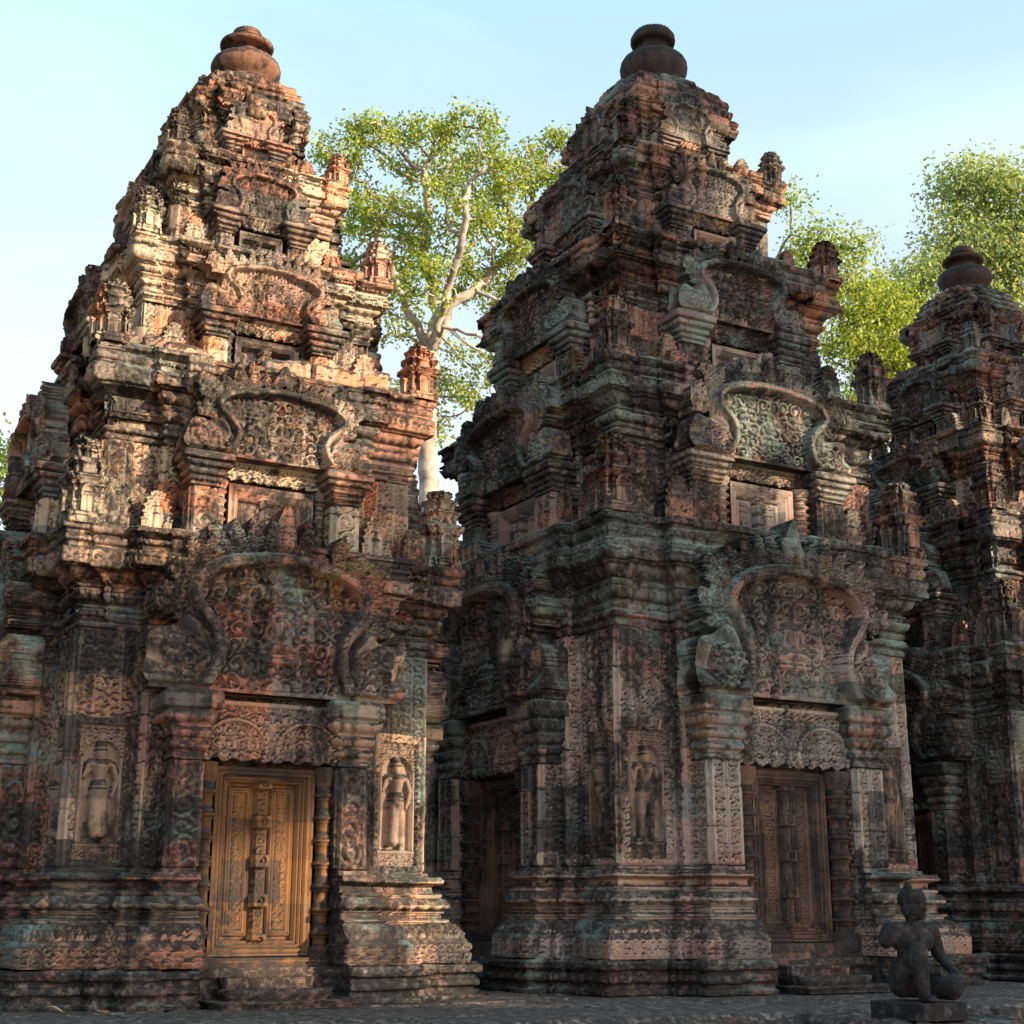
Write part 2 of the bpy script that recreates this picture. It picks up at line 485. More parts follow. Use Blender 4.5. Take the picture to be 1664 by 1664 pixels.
RED = [(0.07, 0.055, 0.05), (0.32, 0.205, 0.16), (0.48, 0.215, 0.135), (0.38, 0.30, 0.23), (0.13, 0.11, 0.10), (0.48, 0.30, 0.20), (0.38, 0.165, 0.12), (0.26, 0.205, 0.175)]
RED_SUNLIT = [(0.13, 0.095, 0.08), (0.46, 0.29, 0.20), (0.56, 0.23, 0.12), (0.56, 0.45, 0.32), (0.22, 0.17, 0.14), (0.62, 0.48, 0.33), (0.52, 0.20, 0.11), (0.40, 0.31, 0.23)]
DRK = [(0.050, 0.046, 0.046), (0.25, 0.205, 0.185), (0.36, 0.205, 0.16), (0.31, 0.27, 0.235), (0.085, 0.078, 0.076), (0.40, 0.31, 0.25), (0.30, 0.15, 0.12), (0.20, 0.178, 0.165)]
ROSE = [(0.10, 0.088, 0.083), (0.36, 0.27, 0.23), (0.47, 0.285, 0.215), (0.41, 0.335, 0.285), (0.19, 0.16, 0.148), (0.50, 0.38, 0.30), (0.38, 0.21, 0.165), (0.31, 0.26, 0.23)]
M_L = stone('warm_sandstone', RED, black=0.85, teal=0.5, ochre=0.35, pale=0.7)
M_LU = stone('sunlit_upper_sandstone', RED_SUNLIT, black=0.68, teal=0.22, ochre=0.4, pale=1.1, off=(3, 5, 1))  # paler stone copy: part of the sunlit brightness is put into the colour
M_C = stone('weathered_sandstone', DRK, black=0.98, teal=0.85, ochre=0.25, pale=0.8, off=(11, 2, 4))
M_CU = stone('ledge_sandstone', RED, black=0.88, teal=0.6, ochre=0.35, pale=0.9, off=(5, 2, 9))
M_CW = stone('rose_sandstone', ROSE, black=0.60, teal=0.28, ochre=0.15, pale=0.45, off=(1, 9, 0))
M_P = stone('blackened_sandstone', DRK, black=1.4, teal=0.15, ochre=0.1, pale=0.3, off=(7, 1, 3))
M_D = stone('door_sandstone', [(0.065, 0.040, 0.028), (0.17, 0.080, 0.032), (0.11, 0.056, 0.028), (0.22, 0.10, 0.036)], black=0.80, teal=-1.5, ochre=0.2, pale=0.1, bump=.3, off=(2, 2, 2))
M_DC = stone('dark_red_door_sandstone', [(0.07, 0.048, 0.042), (0.17, 0.085, 0.062), (0.11, 0.065, 0.052), (0.21, 0.115, 0.075)], black=0.88, teal=-1.5, ochre=0.15, pale=0.1, bump=.3, off=(4, 2, 2))
M_F = stone('finial_sandstone', [(0.09, 0.055, 0.042), (0.30, 0.14, 0.085), (0.17, 0.085, 0.058)], black=0.95, teal=-1.5, ochre=0.1, pale=0.2)
M_FD = stone('dark_finial_sandstone', [(0.05, 0.036, 0.036), (0.085, 0.048, 0.044), (0.06, 0.042, 0.041)], black=0.8, teal=-1.5, ochre=0.0, pale=0.1)
M_G = stone('paving_stone', [(0.27, 0.20, 0.17), (0.38, 0.28, 0.235), (0.32, 0.235, 0.20), (0.44, 0.33, 0.27)], black=0.15, teal=-1.5, ochre=0.1, pale=0.0, bump=.10, grain=.35)
M_N = stone('niche_sandstone', [(0.18, 0.13, 0.11), (0.32, 0.21, 0.155), (0.22, 0.155, 0.12), (0.34, 0.215, 0.145)], black=0.85, teal=0.05, ochre=0.5, pale=0.3, bump=.25, off=(4, 4, 0))

# ------------------------------------------------------------------ relief figures
def caps(X, Z, segs):
    h = np.zeros_like(X)
    for x1, z1, x2, z2, r1, r2 in segs:
        dx, dz = x2 - x1, z2 - z1; q = dx * dx + dz * dz + 1e-9
        t = np.clip(((X - x1) * dx + (Z - z1) * dz) / q, 0, 1)
        d = np.hypot(X - x1 - t * dx, Z - z1 - t * dz); r = r1 + (r2 - r1) * t
        h = np.maximum(h, np.sqrt(np.clip(r * r - d * d, 0, None)))
    return h

def figure(X, Z, x0, z0, Hh, kind='female', flip=1):
    x = (X - x0) / Hh * flip; z = (Z - z0) / Hh
    common = [(0, .85, 0, .88, .056, .062), (0, .93, 0, .94, .056, .05), (0, .96, 0, 1.02, .038, .012), (0, .79, 0, .84, .03, .03),
              (-.085, .765, .085, .765, .045, .045), (0, .74, 0, .62, .085, .062), (0, .60, 0, .55, .065, .085),
              (.12, .755, .165, .62, .038, .033), (.165, .62, .14, .49, .032, .026), (.13, .49, .13, .45, .024, .02)]
    if kind == 'female':
        segs = common + [(-.12, .755, -.16, .64, .033, .027), (-.16, .64, -.09, .72, .026, .022), (-.045, .70, -.045, .70, .04, .04), (.045, .70, .045, .70, .04, .04),
                         (-.025, .5, -.035, .10, .068, .072), (.025, .5, .04, .10, .068, .072), (0, .5, 0, .42, .09, .07), (-.06, .12, .06, .12, .045, .045), (-.06, .03, -.10, .02, .03, .02), (.06, .03, .10, .02, .03, .02)]
    elif kind == 'male':
        segs = common + [(-.12, .755, -.15, .62, .034, .028), (-.15, .62, -.17, .74, .026, .022), (-.175, .95, -.165, .05, .013, .013),
                         (-.045, .5, -.055, .28, .062, .046), (-.055, .28, -.055, .05, .042, .030), (.045, .5, .06, .28, .062, .046), (.06, .28, .065, .05, .042, .030),
                         (0, .50, 0, .40, .07, .05), (-.06, .03, -.11, .02, .03, .022), (.07, .03, .12, .02, .03, .022)]
    else:  # seated
        segs = [(0, .80, 0, .84, .07, .075), (0, .93, 0, 1.0, .05, .02), (-.11, .66, .11, .66, .06, .06), (0, .62, 0, .40, .12, .10),
                (-.17, .64, -.22, .42, .045, .04), (-.22, .42, -.10, .30, .04, .035), (.17, .64, .22, .42, .045, .04), (.22, .42, .10, .30, .04, .035),
                (-.08, .24, -.30, .16, .09, .07), (.08, .24, .30, .16, .09, .07), (-.28, .14, .05, .10, .06, .05), (.28, .14, -.05, .10, .06, .05), (-.3, .02, .3, .02, .06, .06)]
    return caps(x, z, segs) * Hh

def polydist(X, Z, pts):
    D = np.full(X.shape, 9.0); A = np.zeros(X.shape); acc = 0.0; SG = np.zeros(X.shape)
    for (x1, z1), (x2, z2) in zip(pts[:-1], pts[1:]):
        dx, dz = x2 - x1, z2 - z1; L = math.hypot(dx, dz)
        t = np.clip(((X - x1) * dx + (Z - z1) * dz) / (L * L + 1e-12), 0, 1)
        ex = X - x1 - t * dx; ez = Z - z1 - t * dz
        d = np.hypot(ex, ez); m = d < D
        D = np.where(m, d, D); A = np.where(m, acc + t * L, A); SG = np.where(m, dx * ez - dz * ex, SG); acc += L
    return D, A, SG

def pediment(W, Hh, seed, y0, z0, detail=0.008, open_top=False):
    """lobed arch frame, flame leaves, naga ends, carved tympanum; W half width"""
    k = W / 0.92; kz = Hh / 1.35
    half = [(.55, .015), (.50, .08), (.455, .18), (.44, .30), (.475, .42), (.56, .53), (.625, .63), (.615, .73), (.53, .82), (.40, .885), (.20, .93), (0, .945)]
    half = [tuple(p) for p in smooth_prof(half, 4)]
    half = [(x * k, z * kz) for x, z in half]
    pts = half + [(-x, z) for x, z in reversed(half[:-1])]
    bw_ = 0.052 * min(k, kz)
    def fn(X, Z):
        D, A, SG = polydist(X, Z, pts)
        inside = np.zeros(X.shape, bool)
        n = len(pts)
        poly = pts
        for i in range(n):
            x1, z1 = poly[i]; x2, z2 = poly[(i + 1) % n]
            c = ((z1 > Z) != (z2 > Z)) & (X < (x2 - x1) * (Z - z1) / (z2 - z1 + 1e-12) + x1)
            inside ^= c
        frame = D < bw_
        fr = 0.120 * k + 0.03 * k * np.sqrt(np.clip(1 - (D / bw_) ** 2, 0, 1)) + 0.009 * k * cut(scroll(A, D * np.where(inside, 1, -1) + bw_, bw_, seed)) * (D < bw_ * .6) \
            - 0.03 * k * (D > bw_ * 0.74)
        # flame leaves
        lp = 0.115 * k; A = A + .03 * k * (vn(X * 12, Z * 12, seed + 40) - .5)
        fl = A / lp; fi_ = np.floor(fl); fu = np.abs(fl - fi_ - 0.5) * 2
        ll = np.where(hsh(fi_, 3, seed) < .16, .05, 0.15 + 0.15 * hsh(fi_, 1, seed)) * k
        q = (D - bw_) / ll
        leafw = np.sqrt(np.clip(1 - np.clip(q, 0, 1) ** 2.2, 0, 1))
        flame = (~inside) & (D >= bw_) & ((fu < leafw) | (q < 0.55)) & (q < 1.0) & (Z > 0.34 * Hh)
        flh = 0.035 * k + 0.040 * k * np.sqrt(np.clip(1 - (fu / (leafw + .05)) ** 2, 0, 1)) + 0.035 * k * cut(foliage(A, D, 0.055 * k, seed + 2))
        # naga fans at the ends
        nx, nz = 0.68 * k, 0.20 * kz
        ax = np.abs(X); r = np.hypot((ax - nx) / (0.27 * k), (Z - nz) / (0.27 * kz)); th = np.arctan2(Z - nz * 0.3, ax - 0.45 * k)
        rad = 1.0 + 0.10 * np.cos(th * 11)
        naga = (~inside) & (D >= bw_ * 0.6) & (r < rad) & (Z > 0.0)
        nh = 0.040 * k + 0.065 * k * np.sqrt(np.clip(1 - (r / 1.1) ** 2, 0, 1)) + 0.040 * k * np.cos(th * 11) * sstep(.35, .8, r) + 0.030 * k * cut(foliage(X, Z, 0.12 * k, seed + 7)) * (r < .6)
        nk = (~inside) & (ax > 0.45 * k) & (ax < 0.70 * k) & (Z < 0.75 * Hh) & (Z > 0.2 * Hh)
        # crest
        cz = Hh
        crest = (np.abs(X) < 0.09 * k * np.sqrt(np.clip((cz - Z) / (0.24 * kz), 0, 1))) & (Z > 1.05 * kz)
        # tympanum
        ty = 0.004 + 0.055 * k * cut(foliage(np.abs(X), Z, 0.125 * k, seed + 3)) * (0.35 + 0.65 * sstep(0.25, 0.5, fbm(X * 5 + 9, Z * 5, seed + 4)))
        ty = ty * (1 - sstep(0.72, 0.8, Z / Hh) * 0.85)
        for (fx, fz, fh, kd) in ((0, 0.24, 0.42, 'seated'), (-.23, 0.30, 0.36, 'male'), (.23, 0.30, 0.36, 'female'), (-.2, .05, .22, 'seated'), (.2, .05, .22, 'seated'), (0, .04, .20, 'seated')):
            ty = np.maximum(ty, 0.025 * k * (figure(X, Z, fx * k, fz * kz, fh * kz, kd) > 0) + 1.1 * figure(X, Z, fx * k, fz * kz, fh * kz, kd)) if fh > 0 else ty
        H = np.full(X.shape, 0.0); M = np.zeros(X.shape, bool)
        H = np.where(nk, 0.05 * k + 0.03 * k * foliage(X, Z, .09 * k, seed + 8), H); M |= nk
        H = np.where(inside, ty, H); M |= inside
        H = np.where(flame, flh, H); M |= flame
        H = np.where(naga, nh, H); M |= naga
        H = np.where(crest, 0.07 * k + 0.05 * k * (1 - np.abs(X) / (0.1 * k)) + 0.015 * foliage(X, Z, .06, seed), H); M |= crest
        H = np.where(frame, fr, H); M |= frame
        base = (Z < 0.03 * kz) & (np.abs(X) < 0.9 * k)
        H = np.where(base, 0.05 * k, H); M |= base
        # block joints
        cs = 0.30 * kz; rr = np.floor(Z / cs); off = hsh(rr, 5, seed) * .4
        cf = (X + 10 + off) / (0.38 * k); ci = np.floor(cf)
        H = H + (hsh(rr, ci, seed + 11) - 0.5) * 0.016
        H = H - 0.014 * np.exp(-(np.minimum(np.abs(Z / cs - np.round(Z / cs)) * cs, np.abs(cf - np.round(cf)) * .38 * k) / 0.007) ** 2)
        H = H - 0.006 * fbm(X * 9, Z * 9, seed + 21)
        H = H + 0.004 * (vn(X * 60, Z * 60, seed) - .5)
        return H, M
    return hf(2 * W * 1.04, Hh * 1.0, fn, detail, y0=y0, z0=z0, thick=0.16 * k, back=True)

def lintel(W, Hh, seed, y0, z0, st=0.007):
    def fn(X, Z):
        a = np.abs(X)
        h = 0.006 + 0.040 * cut(foliage(a, Z, 0.085, seed))
        arc = np.hypot((a - W * 0.5) / (W * 0.42), (Z - Hh * 0.25) / (Hh * 0.45))
        h = np.where(np.abs(arc - 1) < 0.07, 0.050 + 0.01 * beads(np.arctan2(Z - Hh * .25, a - W * .5) * .12, .02, .5), h)
        for i in range(3):
            xx = (a - W * (0.30 + 0.2 * i)); h = np.maximum(h, .028 * (np.abs(xx) < .014) * (Z < Hh * .52) + .045 * np.sqrt(np.clip(1 - (np.hypot(xx, Z - Hh * .13) / .032) ** 2, 0, 1)) * (Z < Hh * .3))
        h = np.maximum(h, figure(X, Z, 0, Hh * 0.30, Hh * 0.55, 'seated') + 0.02)
        h = np.where(Z > Hh * 0.93, 0.055, h)
        h = h - 0.004 * fbm(X * 12, Z * 12, seed)
        m = Z > Hh * 0.03 * (1 + np.cos(a * 45 + 2 * fbm(X * 9, Z * 0, seed))) * (a < W * .95)
        return h, m & (a < W)
    return hf(2 * W, Hh, fn, st, y0=y0, z0=z0, thick=0.10)

def false_door(W, Hh, seed, y0, z0, st=0.006):
    def fn(X, Z):
        ax = np.abs(X); d = np.minimum(W - ax, np.minimum(Z, Hh - Z))
        h = np.zeros_like(X)
        u = W / 0.36
        for dd, hh in ((0, .11), (.022, .095), (.030, .105), (.052, .075), (.062, .085), (.078, .06), (.086, .065), (.098, .0)):
            h = np.where(d >= dd * u, hh, h)
        inn = d >= 0.098 * u
        leaf = inn & (ax < W - .098 * u)
        # leaves of the door with nested frames and carved strip
        cx = 0.155 * u; px = np.abs(ax - cx); dz_ = np.minimum(Z - .13 * u, Hh - .13 * u - Z)
        dd = np.minimum(0.085 * u - px, dz_)
        lh = np.where(dd > 0.0, .018, .008)
        for a_, b_ in ((.0, .034), (.012, .022), (.02, .034), (.030, .036), (.038, .008)): lh = np.where(dd > a_ * u, b_, lh)
        strip = dd > 0.040 * u
        lh = np.where(strip, .008 + .012 * foliage(np.abs(ax - cx), Z, .05 * u, seed) + .006 * chevron(ax - cx + .045 * u, Z, .09 * u, .055 * u) + .004 * foliage(X, Z, .03, seed), lh)
        h = np.where(leaf, lh, h)
        cs = ax < 0.040 * u
        h = np.where(inn & cs, .052 + .012 * scroll(X + .04 * u, Z, .08 * u, seed) * (ax < .032 * u), h)
        zz = (Z - .098 * u) / (Hh - .196 * u); nb = 4
        f = zz * nb; bd = np.abs(f - np.round(f)) / nb * (Hh - .196 * u)
        boss = inn & (ax < 0.052 * u) & (bd < 0.042 * u)
        fl = np.hypot(X, bd) / (.03 * u)
        h = np.where(boss, .105 + .014 * np.cos(fl * 5) * (fl < 1.1), h)
        return h - 0.003 * fbm(X * 15, Z * 15, seed), np.ones(X.shape, bool)
    return hf(2 * W, Hh, fn, st, y0=y0, z0=z0, thick=0.02)

def colonette(x, y, z0, Hh, r=0.062):
    pr = [(r * 1.35, 0), (r * 1.35, Hh * .10), (r * .9, Hh * .105)]
    z = .105; nb = 7
    for i in range(nb):
        a = .11 + i * (.80 / nb); b = .11 + (i + 1) * (.80 / nb); m = (a + b) / 2
        pr += [(r * .84, Hh * a), (r * .84, Hh * (a + .034)), (r * 1.0, Hh * (a + .038)), (r * 1.0, Hh * (a + .046)), (r * .86, Hh * (a + .05)),
               (r * 1.18, Hh * (m - .004)), (r * 1.22, Hh * (m + .004)), (r * 1.18, Hh * (m + .012)), (r * .9, Hh * (m + .018)), (r * 1.05, Hh * (m + .026)), (r * .88, Hh * (m + .032))]
    pr += [(r * 1.2, Hh * .93), (r * 1.3, Hh * .95), (r * 1.3, Hh)]
    return lathe(pr, 20, 3, 0.02, x, y, ribs=lambda a, Z: 0.03 * np.cos(a * 16) * (np.sin(Z * 60) > 0)) if z0 is None else \
        tr(lathe(pr, 20, 3, 0.02, ribs=lambda a, Z: 0.03 * np.cos(a * 16) * (np.sin(Z * 60) > 0)), x, y, z0)

def rect(x0, x1, y0, y1):
    return [(x0, y0), (x1, y0), (x1, y1), (x0, y1)]

def pilaster(x, w, yb, yf, z0, z1, zc, seed, st=0.010):
    """shaft z0..z1, stepped capital z1..zc ; y from back yb to front yf (both negative out)"""
    ch = zc - z1
    pr = [(0, z0, ), (0, z1, 'w')]
    sh = sweep(rect(x - w / 2, x + w / 2, yf, yb), pr, st, seed, jit=.004, fine='-y-x+x', course=.31)
    P2 = [(0.004, z1), (.02, z1, ' '), (.02, z1 + ch * .08), (.008, z1 + ch * .10), (.012, z1 + ch * .13), (.035, z1 + ch * .25, 'b', .15), (.02, z1 + ch * .28),
          (.03, z1 + ch * .31), (.055, z1 + ch * .45, 'p', .1), (.04, z1 + ch * .48), (.06, z1 + ch * .52), (.085, z1 + ch * .68, 'p', .08), (.06, z1 + ch * .70),
          (.10, z1 + ch * .74), (.10, z1 + ch * .97, 'l'), (.09, zc), (-w / 2 + .002, zc)]
    cp = sweep(rect(x - w / 2, x + w / 2, yf, yb), P2, st, seed + 5, jit=.004, fine='-y-x+x', course=.9)
    return sh, cp

def plan_cross(c, steps):
    """steps on each face, from corner towards the centre: [(s, d), ...]; d is the plane from s inward"""
    f = [(-c, -c)]; d0 = c
    for s, d in steps:
        f += [(-s, -d0), (-s, -d)]; d0 = d
    right = [(-x, y) for x, y in reversed(f)]
    face = f + right[:-1]      # ends before the next corner
    out = []
    for k in range(4):
        a = k * PI / 2; cs, sn = round(math.cos(a)), round(math.sin(a))
        out += [(x * cs - y * sn, x * sn + y * cs) for x, y in face]
    return out

def corner_piece(c, s1, d1, pa, pb, pd):
    # one L-shaped quarter of the stepped footing, cut straight beside the door bays
    f = [(-c, -c), (-s1, -c), (-s1, -d1), (-pb, -d1), (-pb, -pd), (-pa, -pd), (-pa, -.5)]
    g = [(y, x) for x, y in reversed(f[1:])]
    pl = g + f
    return pl, [0 if (i == 0 or i == len(pl) - 2 or i == len(pl) - 1) else 1 for i in range(len(pl))]

def rescale(prof, z0, z1, oc):
    return [(p[0] * oc, z0 + p[1] * (z1 - z0)) + tuple(p[2:]) for p in prof]

CORN = [(0, 0), (.08, .01), (.08, .05), (.02, .055), (.03, .08), (.18, .14, 'b', .25), (.04, .165), (.12, .18), (.12, .215), (.03, .22), (.05, .25), (.34, .33, 'p', .15),
        (.14, .36), (.28, .375), (.28, .41), (.12, .42), (.18, .44), (.60, .535, 'P', .12), (.80, .545), (.80, .565), (1.0, .57), (1.02, .745, 's'), (.90, .755), (.84, .775), (.86, .795), (.93, .80), (.93, .88, 's'), (.88, .895), (1.06, .91), (1.08, .985, 's'), (.96, 1.0)]
BASE = [(1.0, 0), (1.0, .22, 's'), (.98, .24), (.92, .26), (.50, .40, 's', .12), (.50, .43), (.56, .44), (.56, .47), (.38, .48), (.36, .53, 'd'), (.44, .545), (.44, .56), (.36, .57),
        (.48, .70, 'B', .3), (.36, .71), (.42, .72), (.42, .76), (.22, .77), (.20, .83), (.40, .86), (.46, .91, 'b', .2), (.42, .925), (.42, .94), (.12, .95), (.12, .985), (.0, 1.0)]
PLIN = [(1.06, 0), (1.06, .14), (1.02, .16), (.96, .18), (.92, .24), (.92, .30), (.98, .33), (1.0, .56, 'p', .12), (.94, .60), (.94, .66), (1.04, .69), (1.05, .92, 's'), (1.02, 1.0), (.30, 1.0)]
SUBB = [(.08, 0), (.08, .07), (.05, .08), (.06, .12, 'b', .3), (.02, .13), (0, .14)]

# ------------------------------------------------------------------ mini tower antefix
def mini_tower(seed):
    a = 0.125
    pl = plan_cross(a, [(0.075, a + .02)])
    pr = [(.035, 0), (.035, .05), (.02, .06), (.028, .085, ' ', .2), (0, .10), (0, .29), (.02, .30), (.012, .315), (.045, .34), (.05, .385), (.03, .39), (.0, .395),
          (.0, .46), (.022, .475), (.026, .515), (.0, .52), (-.022, .525), (-.022, .575), (-.002, .59), (.0, .615), (-.03, .62), (-.042, .625), (-.042, .655), (-.03, .665),
          (-.034, .69), (-.06, .70), (-.085, .715), (-.123, .725)]
    P = [sweep(pl, pr, .011, seed, jit=.006, ero=.012, dmg=.22, dmgd=.045, fine='all', course=.13, bw=.12, wob=.012)]
    def dr(X, Z):
        ax = np.abs(X); h = np.full(X.shape, .018)
        h = np.where((ax < .040) & (Z < .13), .004, h); h = np.where((ax < .006) & (Z < .13), .014, h)
        h = np.where((ax > .022) & (ax < .027) & (Z < .125), .010, h)
        arc = np.hypot(X / .062, (Z - .145) / .075)
        m = (ax < .052) & (Z < .15) | (arc < 1)
        h = np.where((Z > .15) & (arc < .6), .010, h); h = np.where((arc > .75) & (arc < 1) & (Z > .145), .03, h)
        return h, m
    for k in range(4):
        P.append(tr(hf(.15, .225, dr, .006, y0=-a - .022, z0=.09, thick=.01), rz=-k * PI / 2))
        P.append(tr(hf(.11, .10, lambda X, Z: (.012 + .01 * (np.hypot(X / .04, Z / .07) > .7), np.hypot(X / .05, (Z - .02) / .075) < 1), .006, y0=-a + .012, z0=.39, thick=.02), rz=-k * PI / 2))
    return mesh('corner_antefix', P)

def leaf_slab(seed, kind):
    def fn(X, Z):
        w = .125 * np.sqrt(np.clip(1 - ((Z - .12) / .26) ** 2, 0, 1)) * (1 + .10 * np.sin(Z * 110)) + .0
        w = np.where(Z < .12, .125, w)
        m = np.abs(X) < w
        h = .02 + .028 * foliage(np.abs(X), Z, .06, seed)
        d = w - np.abs(X); h = np.where(d < .022, .045, h)
        h = np.where((np.hypot(X / .07, (Z - .15) / .14) < 1), .012, h)
        f = figure(X, Z, 0, .03, .27, kind) * 1.1
        h = np.maximum(h, .012 + f)
        return h - .008 * fbm(X * 14, Z * 14, seed), m
    return mesh('leaf_antefix', [hf(.28, .385, fn, .008, y0=0, z0=0, thick=.08, back=True)])

def rough_block(w, d, h, seed, tagp='f'):
    m = min(w, d) / 2
    return sweep(rect(-w / 2, w / 2, -d / 2, d / 2), [(-.012, 0), (0, .012), (0, h - .014, tagp), (-.014, h), (-m + .003, h + .004)], .014, seed, jit=.004, ero=.006, fine='all', course=.9, joints=False, wob=.012)

MINI = [mini_tower(s) for s in (3, 14, 27, 41)]
SLAB = [leaf_slab(s, k) for s, k in ((1, 'seated'), (2, 'female'), (5, 'seated'))]
BLK = [mesh('loose_stone', [rough_block(w, d, h, i * 3 + 1, t)]) for i, (w, d, h, t) in enumerate(((.26, .2, .14, 'f'), (.34, .2, .16, 's'), (.2, .18, .2, 'f'), (.3, .22, .1, 's')))]

def with_mat(me, mat, cache={}):
    k = (me.name, mat.name)
    if k not in cache:
        c = me.copy(); c.materials.clear(); c.materials.append(mat); cache[k] = c
    return cache[k]

# ------------------------------------------------------------------ one tower
def tower(sp, T, quick=1.0):
    st = sp['step'] * quick; sd_ = sp['seed']; mw, mc, mu, mp = sp['mats']
    c = sp['c']; s1, d1 = sp['s1'], sp['d1']; pa, pb, pd = sp['pil']
    full = plan_cross(c, [(s1, d1), (pb, pd), (pa, d1)])
    core = plan_cross(c, [(s1, d1)])
    z0, zb, zw, zc_ = sp['z']                       # plinth top, base top, wall top, cornice top
    op = sp['op']; ob = sp['ob']
    cp_, os_ = corner_piece(c, s1, d1, pa, pb, pd)
    mpl = mesh('plinth', [sweep(cp_, rescale(PLIN, 0, z0, op), st, sd_, jit=.012, ero=.006, course=.5, bw=.45, dmg=.06, dmgd=.02, fine='all', osc=os_)], mp)
    mbs = mesh('base_moulding', [sweep(cp_, rescale(BASE, z0, zb, ob), st, sd_ + 1, jit=.006, ero=.003, course=.22, bw=.5, fine='all', osc=os_)], sp['mb'])
    for f in range(4):
        obj('plinth', mpl, T, rz=f * PI / 2); obj('base_moulding', mbs, T, rz=f * PI / 2)
    part('inner_platform', [sweep(rect(-d1 + .05, d1 - .05, -d1 + .05, d1 - .05), [(0, 0), (0, z0 - .004), (-.8, z0 - .003)], .1, 1), ], mp, T)
    nz0, nz1 = sp['niche']
    ne = len(core) // 4
    ls = 0.0; nw = sp['nw']
    rec = [(0, -nw, nw, nz0, nz1, .06), (4, -nw, nw, nz0, nz1, .06), (4 + ne * 2, -nw, nw, nz0, nz1, .06), (3 * ne + 4, -nw, nw, nz0, nz1, .06), (3 * ne, -nw, nw, nz0, nz1, .06)]
    rec += [(2 + 5 * f, -pa, pa, z0 - .02, sp['door'][1] + .25, .06) for f in range(4)]
    part('wall', [sweep(core, [(0, z0 - .01), (0, zb), (0, zw, 'w')], st, sd_ + 2, jit=.005, ero=.004, rec=rec, course=.31, bw=9)], mw, T)
    # deities in their niches
    hN = nz1 - nz0
    def niche(kind, seed):
        def fn(X, Z):
            ax = np.abs(X); h = np.full(X.shape, .004)
            arch = (Z < hN * .80) | (np.hypot(X / nw, (Z - hN * .80) / (hN * .2)) < 1)
            h = np.where(ax > nw * .80, .055, h); h = np.where(ax > nw * .93, .03, h)
            top = (Z > hN * .76) & (np.hypot(X / (nw * .78), (Z - hN * .76) / (hN * .12)) > 1)
            h = np.where(top, .035 + .022 * foliage(ax, Z, .05, seed), h)
            h = np.where(Z < hN * .10, .03 + .025 * foliage(ax, Z, .05, seed + 1), h)
            h = np.where((Z > hN * .10) & (Z < hN * .125), .055, h)
            fg = figure(X, Z, 0, hN * .125, hN * .76, kind, 1); h = np.maximum(h, (fg > 0) * .018 + fg * 1.5)
            return h - .002 * fbm(X * 20, Z * 20, seed), np.ones(X.shape, bool)
        return mesh('deity_relief', [hf(2 * nw - .004, hN - .004, fn, .006 * quick, thick=.01)], M_N)
    nm = [niche(k, i) for i, k in enumerate(sp['deity'])]
    xs = (c + s1) / 2
    for f in range(4):
        for sgn in (-1, 1):
            a = -f * PI / 2; x, y = sgn * xs, -c + .055
            o = obj('deity_relief', nm[(f + (sgn > 0)) % 2], T, (x * math.cos(a) - y * math.sin(a), x * math.sin(a) + y * math.cos(a), nz0 + .002), a)
    part('cornice', [sweep(core, rescale(CORN, zw, zc_, sp['oc']) + [(-.25, zc_ + .01)], st, sd_ + 3, jit=.018, ero=.005, dmg=.07, dmgd=.05, course=.31, bw=.42, wob=.006)], mc, T)
    def kit(c_, d1_, pa_, pb_, pd_, za, zdoor, zlin, zped0, zped1, Wp, seed, dw, first, mats, capz):
        mw_, mc_, md_ = mats
        res = []
        res.append(('false_door', mesh('false_door', [false_door(dw, zdoor - za, seed, -d1_ + (.035 if first else 0), za, .006 * quick if first else .009 * quick)], md_)))
        res.append(('lintel', mesh('lintel', [lintel(pa_ + .03, zlin - zdoor - .02, seed, -(d1_ + .11 if first else d1_ + .06), zdoor + .02, .007 * quick)], mw_)))
        for sgn in (-1, 1):
            if first or pa_ > .3:
                res.append(('colonette', mesh('colonette', [colonette(sgn * (dw + pa_) / 2, -d1_ - (.075 if first else .055), za - (.08 if first else 0), zdoor - za + (.1 if first else .02), (pa_ - dw) * .42)], md_)))
            sh, cp = pilaster(sgn * (pa_ + pb_) / 2, pb_ - pa_, -d1_ + .05, -pd_, (zb if first else za - .05), capz, zped0 + .005, seed + 5 + sgn, .010 * quick)
            ps = mesh('pilaster', [sh], mw_); pc = mesh('capital', [cp], mc_)
            res.append(('pilaster', ps, pc))
        res.append(('pediment', mesh('pediment', [pediment(Wp, zped1 - zped0, seed + 9, -pd_ + .01, zped0 + .01, .008 * quick if Wp > .6 else .007 * quick)], mc_)))
        for f in range(4):
            for r in res:
                o = obj(r[0], r[1], T, rz=-f * PI / 2)
                if len(r) > 2: obj('capital', r[2], o)
    kit(c, d1, pa, pb, pd, sp['door'][0], sp['door'][1], sp['lin'], sp['ped'][0], sp['ped'][1], sp['ped'][2], sd_ + 20, sp['dw'], True, (mw, mc, sp['md']), sp['cap'])
    if 'door2' in sp: pass
    # upper tiers
    prev = (c + sp['oc'], zc_)
    rnd = random.Random(sd_)
